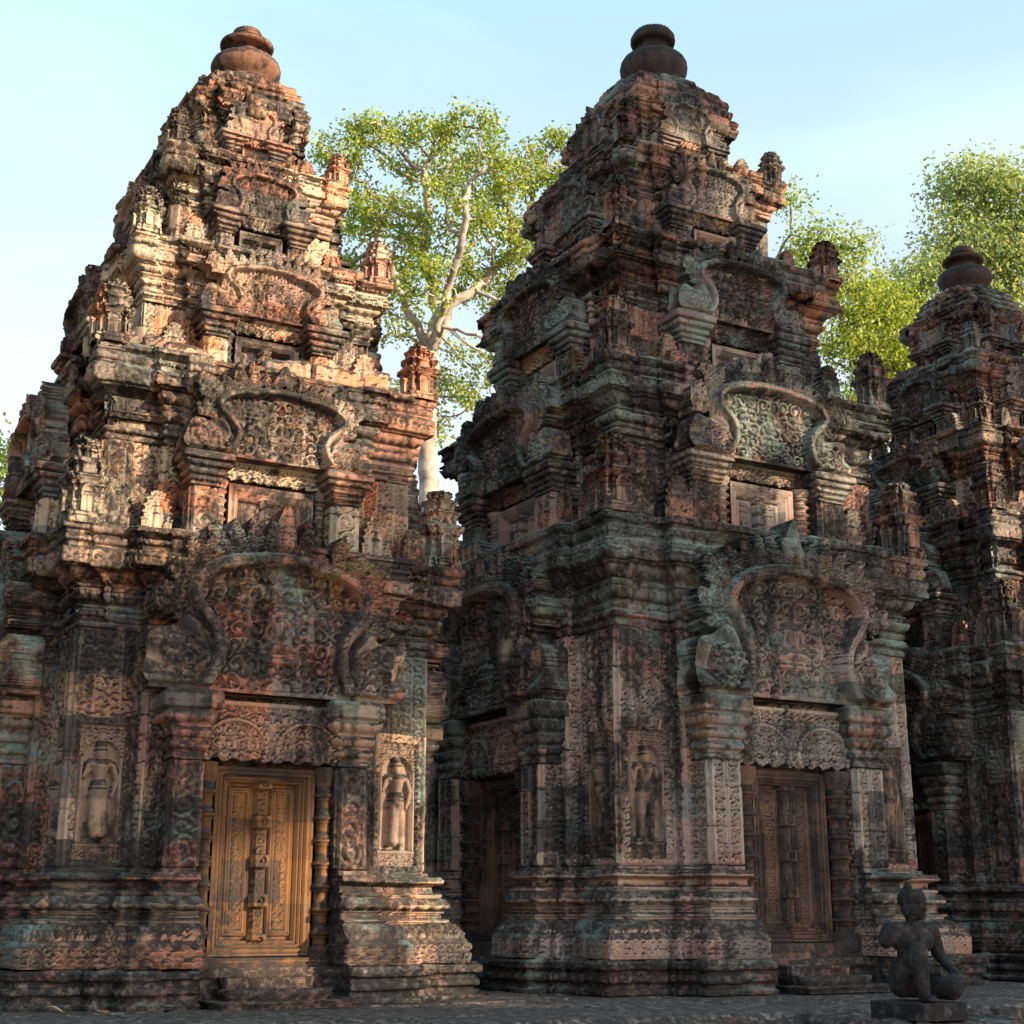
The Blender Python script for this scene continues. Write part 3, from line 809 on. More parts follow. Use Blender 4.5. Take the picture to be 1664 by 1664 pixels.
    def crown(cc, zz, sc, i):
        for a, b in ((-1, -1), (1, -1), (1, 1), (-1, 1)):
            if (i, a, b) in sp.get('skip', ()) or (a < 0 < b): continue
            q = cc - .13 * sc
            obj('corner_antefix', with_mat(MINI[(i * 3 + (a > 0) + 2 * (b > 0)) % 4], mu), T, (a * q, b * q, zz - .01), rnd.uniform(-.12, .12), sc).scale = (sc * rnd.uniform(.92, 1.1), sc * rnd.uniform(.92, 1.1), sc * rnd.uniform(.78, 1.04))
        for f in range(4):
            for x in (-.78, -.56, .56, .78) if i == 0 else (-.56, .56):
                if rnd.random() < .15: continue
                a = -f * PI / 2; y = -(cc - .10); xx = x * cc + rnd.uniform(-.03, .03)
                o = obj('leaf_antefix', with_mat(SLAB[rnd.randrange(3)], mu), T, (xx * math.cos(a) - y * math.sin(a), xx * math.sin(a) + y * math.cos(a), zz - .01), a + rnd.uniform(-.12, .12), sc * rnd.uniform(.85, 1.1))
                o.rotation_euler.x = 0
    crown(prev[0] - .02, prev[1], sp['ms'], 0)
    for i, (tc, ta, tw, tt, oc) in enumerate(sp['tiers']):
        k = tc / c
        sa, da = s1 * k, tc + .06
        pl = plan_cross(tc, [(sa, da)])
        hh = tt - ta
        ag = (i + 1)
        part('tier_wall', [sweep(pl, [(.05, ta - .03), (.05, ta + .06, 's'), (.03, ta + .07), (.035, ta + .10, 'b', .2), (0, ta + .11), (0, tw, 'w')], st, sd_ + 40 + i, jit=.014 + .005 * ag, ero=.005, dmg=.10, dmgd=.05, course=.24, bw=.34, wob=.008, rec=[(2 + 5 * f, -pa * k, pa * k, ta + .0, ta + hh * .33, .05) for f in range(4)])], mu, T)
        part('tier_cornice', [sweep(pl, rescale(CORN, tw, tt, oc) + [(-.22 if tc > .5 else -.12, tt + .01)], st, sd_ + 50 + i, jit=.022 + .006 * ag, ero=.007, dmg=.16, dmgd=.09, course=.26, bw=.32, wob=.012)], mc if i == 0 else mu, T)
        ppa, ppb = pa * k * 1.0, pb * k * 1.0
        zd = ta + hh * (.33 if i == 0 else .30); zl = ta + hh * .44
        kit(tc, da, ppa, ppb, da + .24 * k, ta - .12, zd, zl + .01, zl, sp['pz'][i], sp['ped'][2] * k * sp['pw'], sd_ + 60 + i * 7, sp['dw'] * k, False, (mu, mc, sp['md2']), zd - hh * .06)
        if i < len(sp['tiers']) - 1: crown(tc + oc - .01, tt, sp['ms'] * (.86 - .13 * i), i + 1)
        # tumbled crowning stones along the ledge
        for q in range(22 - 3 * i):
            f = rnd.randrange(4); xx = rnd.uniform(-1, 1) * tc; yy = -(tc + oc - .13 * rnd.random() - .06); a = -f * PI / 2
            o = obj('ledge_stone', with_mat(BLK[rnd.randrange(4)], mu), T, (xx * math.cos(a) - yy * math.sin(a), xx * math.sin(a) + yy * math.cos(a), tt - .03), a + rnd.uniform(-.3, .3), rnd.uniform(.6, 1.15) * (1 - .1 * i))
            o.rotation_euler.x = rnd.uniform(-.1, .1); o.rotation_euler.y = rnd.uniform(-.1, .1)
    # crowning dome and finial
    tc = sp['dome'][0]; za, zt, rt = sp['dome'][1:]
    pl = plan_cross(tc, [(tc * .62, tc + .05)])
    h = zt - za
    rd = lambda t: -(tc - rt) * (1 - math.sqrt(max(0.0, 1 - t ** 2.2)))
    pr = [(.0, za - .02), (.03, za), (.03, za + h * .05)]
    for q in range(5):
        ta_, tb_ = .06 + q * .188, .06 + (q + 1) * .188
        pr += [(rd(ta_) - .02, za + h * (ta_ + .01)), (rd(tb_) + .03, za + h * (tb_ - .03), 'fPpPp'[q], .12), (rd(tb_) + .025, za + h * (tb_ - .01))]
    pr += [(-(tc - rt), zt), (-tc + .03, zt + .01)]
    part('dome', [tr(sweep(pl, pr, st, sd_ + 90, jit=.02, ero=.012, dmg=.1, dmgd=.04, course=.15, bw=.2, wob=.02), sp['fx'] * .7)], mu, T)
    part('finial', [tr(lathe(sp['fin'], 120, 2, .045, ribs=lambda a, Z: .03 * np.cos(a * 30) * ((Z < sp['fin'][4][1]) | (Z > sp['fin'][-6][1])) + .012 * np.cos(a * 30) * (np.abs(Z - sp['fin'][13][1]) < .04)), sp['fx'], 0, -.04)], sp['mf'], T)
    # steps before each door
    for f in range(4):
        a = -f * PI / 2; PP = []
        for q in range(3):
            w = .30 + .05 * q + (.05 if q == 2 else 0); dd = sp['sd'] + .14 + .19 * q; hz = z0 * (1 - (q + .8) / 3.6)
            V = sweep(rect(-w, w, -dd, -d1 + .25), [(0, 0), (-.01, hz * .45), (.012, hz * .55), (.02, hz - .012), (0, hz), (-.28, hz)], .02, q + f, jit=.008, ero=.014, course=.5, bw=.3, fine='all', wob=.015)
            PP.append(V)
        PP.append(sweep(rect(-pb, pb, -sp['sd'] - .04, -d1 + .25), [(0, 0), (0, .3 * z0), (-.02, .35 * z0), (-.02, .6 * z0), (.01, .7 * z0), (.01, z0 - .014), (0, z0 - .006), (-.2, z0 - .005)], .02, 9 + f, jit=.008, ero=.012, course=.5, bw=.4, fine='all', wob=.01))
        part('door_steps', PP, mp, T, rz=a)
    # threshold block under the false door
    me = mesh('threshold', [sweep(rect(-pa + .01, pa - .01, -d1 - .16, -d1 + .1), [(.02, z0 - .02), (.02, sp['door'][0] - .06), (0, sp['door'][0] - .05), (0, sp['door'][0] - .01), (-.12, sp['door'][0])], .02, 5, jit=.0, ero=.004, fine='all', course=.9)], sp['md'])
    for f in range(4): obj('threshold', me, T, rz=-f * PI / 2)

QUICK = 1.0
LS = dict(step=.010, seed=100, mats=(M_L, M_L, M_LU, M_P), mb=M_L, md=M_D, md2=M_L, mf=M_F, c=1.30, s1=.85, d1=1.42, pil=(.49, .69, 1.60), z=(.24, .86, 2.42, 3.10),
          op=.31, ob=.25, niche=(.90, 1.78), nw=.15, deity=('female', 'female'), oc=.19, door=(.30, 1.53), dw=.355, lin=1.96, ped=(2.0, 3.34, .92), cap=1.55,
          tiers=[(1.18, 3.10, 3.80, 4.48, .15), (.93, 4.48, 5.0, 5.52, .12), (.66, 5.52, 5.98, 6.46, .11), (.41, 6.46, 6.84, 7.18, .08)], pz=[4.44, 5.50, 6.43, 7.20],
          ms=.90, dome=(.43, 7.14, 7.56, .21),
          fin=[(.02, 7.60), (.22, 7.60), (.25, 7.62), (.25, 7.645), (.22, 7.65), (.225, 7.665), (.255, 7.69), (.28, 7.72), (.298, 7.75), (.307, 7.78), (.308, 7.81), (.300, 7.84), (.28, 7.865), (.25, 7.885), (.20, 7.90), (.155, 7.905), (.142, 7.91), (.135, 7.925), (.132, 7.95),
               (.135, 7.985), (.145, 7.995), (.20, 8.0), (.228, 8.01), (.236, 8.03), (.228, 8.05), (.19, 8.065), (.14, 8.075), (.112, 8.08), (.11, 8.095), (.135, 8.105), (.142, 8.12), (.138, 8.14), (.115, 8.145), (.122, 8.16), (.118, 8.18), (.08, 8.20), (.002, 8.205)], sd=1.60, fx=.06, pw=.84)
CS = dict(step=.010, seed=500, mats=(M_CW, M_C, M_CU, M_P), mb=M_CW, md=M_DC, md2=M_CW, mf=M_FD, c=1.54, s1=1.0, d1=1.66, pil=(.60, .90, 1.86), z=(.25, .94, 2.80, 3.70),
          op=.36, ob=.29, niche=(.99, 1.98), nw=.18, deity=('male', 'male'), oc=.20, door=(.36, 1.69), dw=.38, lin=2.20, ped=(2.25, 3.78, 1.02), cap=1.75,
          tiers=[(1.40, 3.70, 4.42, 5.14, .19), (1.14, 5.14, 5.82, 6.50, .18), (.84, 6.50, 7.10, 7.62, .13), (.57, 7.62, 8.02, 8.32, .09)], pz=[5.30, 6.56, 7.66, 8.50],
          ms=1.04, dome=(.61, 8.28, 8.90, .25),
          fin=[(.02, 8.95), (.24, 8.95), (.27, 8.97), (.27, 9.0), (.25, 9.01), (.27, 9.04), (.30, 9.08), (.33, 9.12), (.35, 9.17), (.358, 9.22), (.352, 9.27), (.33, 9.31), (.29, 9.345), (.24, 9.37), (.185, 9.38), (.168, 9.39), (.160, 9.42), (.160, 9.46),
               (.165, 9.50), (.19, 9.505), (.23, 9.515), (.24, 9.54), (.24, 9.59), (.225, 9.615), (.205, 9.62), (.208, 9.64), (.19, 9.66), (.12, 9.67), (.002, 9.675)], sd=1.86, fx=.10, pw=.93)
AX = {'L': (-2.409, 11.40), 'C': (1.41, 13.62), 'R': (5.26, 15.79)}
TL = thing('temple_tower', 'leftmost sandstone tower, its upper tiers sunlit, with ochre false door and red finial', 'temple tower', (*AX['L'], 0), YAW, 'sandstone sanctuary towers')
tower(LS, TL, QUICK)
TC = thing('temple_tower', 'tallest sandstone tower, mostly shaded, with dark domed top and teal lichen', 'temple tower', (*AX['C'], 0), YAW, 'sandstone sanctuary towers')
tower(CS, TC, QUICK)
TR = copy_tree(TL)
TR.location = (*AX['R'], 0)
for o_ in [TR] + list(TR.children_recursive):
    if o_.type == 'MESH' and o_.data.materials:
        new = {'warm_sandstone': M_C, 'sunlit_upper_sandstone': M_CU, 'finial_sandstone': M_FD}.get(o_.data.materials[0].name)
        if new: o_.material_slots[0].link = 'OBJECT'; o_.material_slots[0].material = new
TR['label'] = 'farthest dark sandstone tower, cut off by the right edge, in front of green trees'

# ------------------------------------------------------------------ terrace and ground
def to_world(s, d):   # coordinates along u, v from origin
    return U2 * s + V2 * d

def terrace():
    # sheet of rough laterite slabs in the u,v frame ; local x along u, y along v ; origin at the edge point
    nx, ny = 900, 420
    X = np.linspace(-9, 13, nx); Y = np.concatenate([np.linspace(0, 4, 300), np.linspace(4.05, 16, 120)])
    XX, YY = np.meshgrid(X, Y, indexing='ij')
    rw = .62; r = np.floor(YY / rw); cf = (XX + 30 + hsh(r, 2, 9) * .9) / .95; ci = np.floor(cf)
    Z = (hsh(r, ci, 4) - .5) * .016 + (hsh(r, ci, 6) - .5) * .02 * (cf - ci - .5)
    j = np.minimum(np.abs(YY / rw - np.round(YY / rw)) * rw, np.abs(cf - np.round(cf)) * .95)
    Z = Z - .022 * np.exp(-(j / .016) ** 2) - .010 * fbm(XX * 3, YY * 3, 3)
    Z = Z - .03 * sstep(.06, 0, YY)
    V = np.stack([XX, YY, Z], 2).reshape(-1, 3)
    idx = np.arange(nx * len(Y)).reshape(nx, -1)
    Fq = np.stack([idx[:-1, :-1], idx[1:, :-1], idx[1:, 1:], idx[:-1, 1:]], 2).reshape(-1, 4)
    # the edge wall of rough blocks going down
    edge = []
    return V, Fq
E0 = np.array([.5, 8.62])
ter = obj('terrace', mesh('terrace', [terrace()], M_G), None, (E0[0], E0[1], 0), YAW)
ter['kind'] = 'structure'
xs_ = -9.0; rr = random.Random(5); q = []
while xs_ < 13:
    w = rr.uniform(.45, .95)
    q.append(tr(sweep(rect(0, w - .012, 0, .45), [(0, -1.0), (0, -.62), (-.02, -.60), (0, -.58), (0, -.30, 'f'), (-.02, -.285), (.03, -.27), (.03, -.045), (0, -.012), (-.2, -.010)], .03, int(xs_ * 10) + 200, jit=.02, ero=.014, fine='-y-x+x', course=.9, wob=.02), xs_, -rr.uniform(.0, .04), rr.uniform(-.006, .004)))
    xs_ += w
q.append(tr(sweep(rect(0, .98, 0, 1.0), [(0, -1.0), (0, -.62), (-.02, -.60), (0, -.58), (0, -.30, 'f'), (-.02, -.285), (.02, -.27), (.03, -.045), (0, -.012), (-.2, -.008), (-.45, -.006)], .02, 888, jit=.01, ero=.014, fine='-y-x+x', course=.9, wob=.02), 1.42, -.95, 0))
ed = obj('terrace_edge', mesh('terrace_edge', q, M_P), None, (E0[0], E0[1], 0), YAW); ed['kind'] = 'structure'
gm = bpy.data.materials.new('dry_earth'); n, l, b = nodes(gm)
nz = n.new('ShaderNodeTexNoise'); nz.inputs['Scale'].default_value = 3; nz.inputs['Detail'].default_value = 8
cr = ramp(n, [(.3, (.10, .075, .05)), (.7, (.20, .15, .10))]); l.new(nz.outputs['Fac'], cr.inputs['Fac']); l.new(cr.outputs['Color'], b.inputs['Base Color'])
tcg = n.new('ShaderNodeTexCoord'); l.new(tcg.outputs['Object'], nz.inputs['Vector']); b.inputs['Roughness'].default_value = .95
gv = np.array([(-1500, -1500, -1.0), (1500, -1500, -1.0), (1500, 1500, -1.0), (-1500, 1500, -1.0)], float)
gr = obj('ground', mesh('ground', [(gv, np.array([[0, 1, 2, 3]]))], gm)); gr['kind'] = 'structure'

# ------------------------------------------------------------------ hall behind the middle tower
TH_ = thing('stone_hall', 'low dark stone hall seen in the gap between the left and middle towers', 'hall', (*AX['C'], 0), YAW)
part('plinth', [sweep(rect(-1.75, 1.75, 1.9, 8.2), [(.0, 0), (0, .08), (-.03, .1), (-.03, .17), (0, .2), (0, .25), (-.5, .255)], .03, 3, fine='-x', jit=.01)], M_P, TH_)
part('base_moulding', [sweep(rect(-1.4, 1.4, 1.9, 8.0), rescale(BASE, .25, .9, .26), .02, 4, fine='-x')], M_P, TH_)
part('wall', [sweep(rect(-1.4, 1.4, 1.9, 8.0), [(0, .9), (0, 2.5, 'w')], .02, 5, fine='-x')], M_CW, TH_)
part('cornice', [sweep(rect(-1.4, 1.4, 1.9, 8.0), rescale(CORN, 2.5, 3.1, .2), .02, 6, fine='-x', dmg=.1)], M_C, TH_)
part('roof', [sweep(rect(-1.3, 1.3, 1.9, 7.9), [(0, 3.05), (.0, 3.3), (-.25, 3.7, 's', .1), (-.7, 4.0, ' ', .1), (-1.28, 4.1)], .04, 7, fine='-x', jit=.02, ero=.015)], M_P, TH_)
def hall_window(X, Z):
    d = np.minimum(.34 - np.abs(X), np.minimum(Z, 1.1 - Z)); u = X / .135; b_ = np.abs(u - np.round(u)) * .135
    h = np.where(d > .09, np.sqrt(np.clip(.045 ** 2 - b_ ** 2, 0, None)) * (.8 + .2 * np.cos(Z * 70)) - .03, np.where(d > .05, .05, .08))
    return h, np.ones(X.shape, bool)
for y_ in (3.0, 4.6, 6.2):
    wdw = obj('window', mesh('window', [hf(.68, 1.1, hall_window, .012, y0=-1.405, z0=1.15, thick=.02)], M_CW), TH_, rz=-PI / 2)
    wdw.location = (0, y_, 0)

# ------------------------------------------------------------------ trees
def leafmat(name, a, b_, c_, trans=.35):
    m = bpy.data.materials.new(name); n, l, b = nodes(m)
    g = n.new('ShaderNodeNewGeometry'); r = ramp(n, [(0, a), (.5, b_), (1, c_)]); l.new(g.outputs['Random Per Island'], r.inputs['Fac'])
    l.new(r.outputs['Color'], b.inputs['Base Color']); b.inputs['Roughness'].default_value = .55
    t = n.new('ShaderNodeBsdfTranslucent'); l.new(r.outputs['Color'], t.inputs['Color'])
    mx = n.new('ShaderNodeMixShader'); mx.inputs[0].default_value = trans
    out = [x for x in n if x.type == 'OUTPUT_MATERIAL'][0]
    l.new(b.outputs[0], mx.inputs[1]); l.new(t.outputs[0], mx.inputs[2]); l.new(mx.outputs[0], out.inputs['Surface'])
    return m
def barkmat(name, a, b_):
    m = bpy.data.materials.new(name); n, l, b = nodes(m)
    z = n.new('ShaderNodeTexNoise'); z.inputs['Scale'].default_value = 1.6; z.inputs['Detail'].default_value = 8; z.inputs['Roughness'].default_value = .7
    t = n.new('ShaderNodeTexCoord'); l.new(t.outputs['Object'], z.inputs['Vector'])
    r = ramp(n, [(.35, a), (.62, b_)]); l.new(z.outputs['Fac'], r.inputs['Fac']); l.new(r.outputs['Color'], b.inputs['Base Color']); b.inputs['Roughness'].default_value = .9
    return m
B_PALE = barkmat('pale_bark', (.15, .11, .085), (.46, .40, .33)); B_DK = barkmat('brown_bark', (.07, .05, .035), (.18, .14, .10))
LF_Y = leafmat('bright_leaf', (.10, .20, .02), (.30, .37, .035), (.50, .50, .07), .45)
LF_M = leafmat('hazy_leaf', (.15, .23, .06), (.33, .40, .10), (.52, .54, .17), .55)
LF_G = leafmat('green_leaf', (.05, .11, .02), (.12, .20, .03), (.26, .31, .05), .4)

def colonize(rng, trunk, attr, seg, di, dk, iters=170, limbs=()):
    nodes_ = [np.array(p, float) for p in trunk]; par = [-1] + list(range(len(trunk) - 1))
    for lb in limbs:
        prev = len(trunk) - 1; p0 = np.array(trunk[-1], float)
        for q in lb:
            q = np.array(q, float); m = max(1, int(np.linalg.norm(q - p0) / seg))
            for t in range(1, m + 1):
                nodes_.append(p0 + (q - p0) * t / m + rng.normal(0, .035, 3)); par.append(prev); prev = len(nodes_) - 1
            p0 = q
    A = attr.copy()
    for it in range(iters):
        if len(A) == 0: break
        N = np.array(nodes_)
        d = ((A[:, None] - N[None]) ** 2).sum(2); j = d.argmin(1); dm = np.sqrt(d[np.arange(len(A)), j])
        act = dm < di
        if not act.any(): di *= 1.4; continue
        new = []
        for q in np.unique(j[act]):
            v = A[act & (j == q)] - N[q]; v = (v / np.linalg.norm(v, axis=1)[:, None]).mean(0)
            v = v + rng.normal(0, .18, 3); L = np.linalg.norm(v)
            if L < 1e-3: continue
            new.append((q, N[q] + v / L * seg))
        for q, p in new: nodes_.append(p); par.append(q)
        N = np.array([p for _, p in new]) if new else N
        A = A[((A[:, None] - N[None]) ** 2).sum(2).min(1) > dk * dk]
    return np.array(nodes_), np.array(par)

def tube_mesh(N, par, tip, expo, rmax, sides=6):
    n = len(N); kids = [[] for _ in range(n)]
    for i in range(1, n): kids[par[i]].append(i)
    R = np.zeros(n)
    for i in range(n - 1, -1, -1):
        R[i] = tip if not kids[i] else (sum(R[k] ** expo for k in kids[i])) ** (1 / expo)
    R = R * min(1.0, rmax / R[0]) if R[0] > rmax else R * (rmax / R[0]) ** .7
    V = []; Fq = []; o = 0
    a = np.arange(sides) / sides * 2 * PI
    def ring(p, d, r):
        d = d / (np.linalg.norm(d) + 1e-9); x = np.cross(d, (.3, .2, .93)); x /= np.linalg.norm(x) + 1e-9; y = np.cross(d, x)
        return p + r * (np.cos(a)[:, None] * x + np.sin(a)[:, None] * y)
    for i in range(1, n):
        p = par[i]; d = N[i] - N[p]; dp = d if par[p] < 0 else N[p] - N[par[p]]
        r0 = R[p] if (len(kids[p]) == 1 or R[i] > .75 * R[p]) else R[i] * 1.15
        V.append(ring(N[p], (dp + d) if R[i] > .75 * R[p] else d, r0)); nx = max(kids[i], key=lambda k: R[k]) if kids[i] else None
        V.append(ring(N[i], d + (N[nx] - N[i]) if nx is not None else d, R[i]))
        k = np.arange(sides); k2 = (k + 1) % sides
        Fq.append(np.stack([o + k, o + k2, o + sides + k2, o + sides + k], 1)); o += 2 * sides
    return (np.concatenate(V), np.concatenate(Fq)), R, kids

def leaves(rng, C_, sz, up=.4):
    n = len(C_)
    d = rng.normal(0, 1, (n, 3)); d[:, 2] -= up; d /= np.linalg.norm(d, axis=1)[:, None]
    w = np.cross(d, rng.normal(0, 1, (n, 3))); w /= np.linalg.norm(w, axis=1)[:, None]
    s = sz * rng.uniform(.6, 1.25, (n, 1))
    V = np.stack([C_, C_ + d * s * .5 + w * s * .30, C_ + d * s, C_ + d * s * .45 - w * s * .30], 1).reshape(-1, 3)
    return V, np.arange(n * 4).reshape(n, 4)

def tree(label, trunk, blobs, nattr, nleaf, lsz, lmat, bmat, rmax, seed, spread=.35, seg=.35, name='leafy_tree', tip=.012, keep=None, group=None, di=3.0, clump=1.0, limbs=()):
    rng = np.random.default_rng(seed)
    base = np.array(trunk[0], float)
    T = thing(name, label, 'tree', tuple(base), 0, group)
    vol = np.array([b[1][0] * b[1][1] * b[1][2] for b in blobs]) ** .75; vol = vol / vol.sum()
    at = []; sh = []
    for b, f in zip(blobs, vol):
        m = max(4, int(nattr * f)); v = rng.normal(0, 1, (m, 3)); v /= np.linalg.norm(v, axis=1)[:, None]
        at.append(np.array(b[0]) + v * (rng.uniform(0, 1, (m, 1)) ** .42) * np.array(b[1]))
    at = np.concatenate(at)
    tk = []
    for p, q in zip(trunk[:-1], trunk[1:]):
        p = np.array(p, float); q = np.array(q, float); m = max(1, int(np.linalg.norm(q - p) / seg)); tk += [p + (q - p) * i / m for i in range(m)]
    tk.append(np.array(trunk[-1], float)); tk = [p + rng.normal(0, .02, 3) for p in tk]
    if keep is not None: at = at[gapfree(at, .35)]
    N, par = colonize(rng, tk, at, seg, di, seg * 1.3, limbs=limbs)
    tm, R, kids = tube_mesh(N, par, tip, 2.3, rmax)
    tm = (tm[0] - base, tm[1])
    obj('trunk', mesh('trunk', [tm], bmat), T)
    tips = np.array([i for i in range(len(N)) if len(kids[i]) == 0 or R[i] < tip * 2.2]); tips = tips[rng.uniform(0, 1, len(tips)) < clump]
    C0_ = np.array([b[0] for b in blobs]); Rb = np.array([b[1] for b in blobs])
    dn = (((N[tips][:, None] - C0_[None]) / Rb[None]) ** 2).sum(2); own = dn.argmin(1)
    wt = vol[own] / np.bincount(own, minlength=len(blobs))[own]; wt = wt / wt.sum()
    c = N[rng.choice(tips, nleaf, p=wt)]
    # leaves gather in small sprays round the twig ends
    sp_ = np.floor(rng.uniform(0, 7, nleaf)); c = c + np.clip(rng.normal(0, 1, (nleaf, 3)), -1.9, 1.9) * spread * np.array([1, 1, .7])
    cl = rng.normal(0, 1, (nleaf, 3)) * spread * .25
    c = c + cl
    if keep is not None: c = c[keep(c, rng)]
    V, Fq = leaves(rng, c, lsz)
    obj('crown', mesh('crown', [(V - base, Fq)], lmat, smooth=False), T)
    return T

def px(x, y, depth):
    """world point seen at reference pixel x, y at ground distance depth"""
    a = (x - 832) / F_PX; b = (832 - y) / F_PX; ct, st = math.cos(TH), math.sin(TH)
    r = np.array([a, ct - b * st, st + b * ct]); return r * (depth / r[1]) + np.array([0, 0, .55])

def blob(x, y, depth, rx, rz, ry=None):
    s = depth / F_PX
    return (px(x, y, depth), (rx * s, (ry or rx) * s, rz * s))
D1 = 34.0
P = lambda x, y, d=0: px(x, y, D1 + d)
g0 = P(700, 1500); g0[2] = -1
tree('tall pale-barked tree with sparse sunlit yellow-green leaves, between the left and middle towers', [g0, P(697, 800), P(693, 680), P(700, 575)],
     [blob(600, 230, D1, 60, 55), blob(700, 250, D1 + 1, 90, 70), blob(800, 270, D1 - 1, 90, 65), blob(880, 270, D1, 60, 50), blob(560, 300, D1 + 1, 55, 50), blob(620, 350, D1 - 1, 80, 60),
      blob(730, 350, D1 - 1, 90, 60), blob(840, 380, D1, 80, 60), blob(650, 440, D1, 70, 50), blob(780, 460, D1 + 1, 80, 50), blob(610, 210, D1, 35, 35), blob(760, 200, D1, 60, 25), blob(860, 500, D1, 50, 30), blob(800, 585, D1, 60, 35), blob(650, 520, D1, 50, 40), blob(780, 640, D1, 45, 35), blob(690, 450, D1 - 2, 50, 40), blob(740, 640, D1 + 1, 45, 30), blob(525, 240, D1, 35, 40), blob(530, 340, D1 + 1, 40, 50), blob(560, 420, D1, 45, 45), blob(720, 700, D1 + 1, 35, 30), blob(630, 640, D1, 25, 30), blob(910, 230, D1, 35, 35)],
     1500, 27000, .12, LF_Y, B_PALE, .27, 3, spread=.18, seg=.26, tip=.016, clump=.55, limbs=[[P(668, 515, -.5), P(640, 450, -1), P(610, 380, -1)], [P(708, 500, .5), P(690, 420, 1), P(700, 340, 1)], [P(735, 500), P(790, 455, .5), P(840, 400, 1)], [P(722, 535, -.6), P(770, 548, -1.2), P(830, 560, -1.2)], [P(672, 550, .6), P(630, 545, 1), P(590, 560, 1)], [P(725, 480, -1), P(750, 400, -1.6), P(760, 330, -2)]])
D2 = 40.0
tree('slender tree with thin sunlit foliage just right of the middle tower', [px(1300, 1500, D2) * np.array([1, 1, 0]) - np.array([0, 0, 1]), px(1290, 900, D2), px(1268, 600, D2), px(1264, 480, D2)],
     [blob(1290, 330, D2, 30, 25), blob(1320, 400, D2, 50, 45), blob(1380, 400, D2, 40, 40), blob(1300, 470, D2, 50, 40), blob(1380, 470, D2, 40, 30)], 260, 5200, .13, LF_Y, B_DK, .14, 5, spread=.34, name='slender_tree')
tree('bushy bright green tree between the middle tower and the far tower', [px(1410, 1500, D2) * np.array([1, 1, 0]) - np.array([0, 0, 1]), px(1400, 900, D2 + 2), px(1390, 650, D2 + 2)],
     [blob(1400, 500, D2 + 2, 60, 50), blob(1440, 520, D2 + 3, 60, 50), blob(1380, 570, D2 + 2, 60, 50), blob(1440, 620, D2 + 3, 70, 60), blob(1400, 690, D2 + 2, 70, 60), blob(1470, 580, D2 + 2, 50, 60), blob(1350, 480, D2 + 2, 30, 30)], 500, 15000, .15, LF_Y, B_DK, .25, 6, spread=.42)
D3 = 46.0
tree('large dense green tree rising behind the far tower at the right edge', [px(1640, 1500, D3) * np.array([1, 1, 0]) - np.array([0, 0, 1]), px(1640, 800, D3), px(1620, 560, D3)],
     [blob(1620, 320, D3, 70, 45), blob(1680, 330, D3, 80, 60), blob(1580, 420, D3, 70, 60), blob(1660, 430, D3, 90, 70), blob(1520, 450, D3 - 1, 50, 45), blob(1510, 540, D3, 60, 60), blob(1640, 560, D3, 110, 80), blob(1560, 330, D3 + 1, 35, 45), blob(1480, 620, D3, 60, 60), blob(1640, 680, D3 + 1, 120, 70), blob(1470, 480, D3, 45, 50), blob(1460, 560, D3, 50, 50), blob(1560, 300, D3, 40, 35), blob(1545, 380, D3, 40, 30)], 2600, 46000, .17, LF_M, B_DK, .4, 8, spread=.52, clump=.8)
tree('green tree showing beside the left edge behind the sunlit tower', [px(-60, 1500, D1) * np.array([1, 1, 0]) - np.array([0, 0, 1]), px(-60, 900, D1)],
     [blob(-20, 770, D1, 60, 80), blob(-60, 880, D1, 80, 80)], 150, 5500, .14, LF_G, B_DK, .25, 9, spread=.4)

# unseen trees added right of the viewer, crowns shaped to shade the towers
HS = SUN[:2] / math.hypot(*SUN[:2]); PE = np.array([-HS[1], HS[0]]); TE = math.tan(SUN_EL)
def ab(P_): P_ = np.asarray(P_); return np.stack([P_[..., 0] * PE[0] + P_[..., 1] * PE[1], P_[..., 2] - (P_[..., 0] * HS[0] + P_[..., 1] * HS[1]) * TE], -1)
def onfront(T, d, pts):
    A = np.array([*AX[T], 0.]) - np.array([*V2, 0]) * d; out = []
    for x, y in pts:
        r = px(x, y, 1.0) - np.array([0, 0, .55]); t = (A[:2] @ V2) / (r[:2] @ V2); out.append(ab(r * t + np.array([0, 0, .55])))
    return np.array(out)
def gpt(x, y):
    a = (x - 832) / F_PX; b_ = (832 - y) / F_PX; ct, st = math.cos(TH), math.sin(TH); r = np.array([a, ct - b_ * st, st + b_ * ct]); return r[:2] * (-.55 / r[2])
def onground(pts): return np.array([ab(np.array([*gpt(x, y), 0.])) for x, y in pts])
GAPS = [(onfront('L', 1.35, [(-80, 440), (590, 440), (590, 480), (510, 560), (580, 680), (540, 800), (420, 880), (250, 930), (90, 955), (-80, 955)]), .98),  # openings cut through the crowns along the sun to light chosen patches
        (onfront('L', .85, [(-80, -300), (640, -300), (610, 480), (-80, 480)]), 1.0),
        (onfront('L', 1.45, [(312, 1360), (430, 1340), (530, 1290), (550, 1420), (480, 1625), (305, 1625)]), 1.0),
        (onfront('L', 1.35, [(630, 1130), (735, 1130), (735, 1480), (800, 1540), (800, 1625), (680, 1625), (640, 1500), (620, 1400)]), 1.0),
        (onfront('C', .8, [(1065, 190), (1220, 180), (1320, 280), (1320, 420), (1140, 415), (1065, 260)]), .85),
        (onfront('C', 1.6, [(1120, 640), (1440, 620), (1440, 850), (1120, 820)]), .55),
        (onfront('C', 1.7, [(1235, 1380), (1360, 1380), (1370, 1560), (1235, 1560)]), .5),
        (onfront('R', 1.3, [(1500, 600), (1720, 580), (1720, 1020), (1540, 1020)]), .7),
        (onground([(765, 1603), (845, 1606), (830, 1640), (735, 1640)]), .9)]
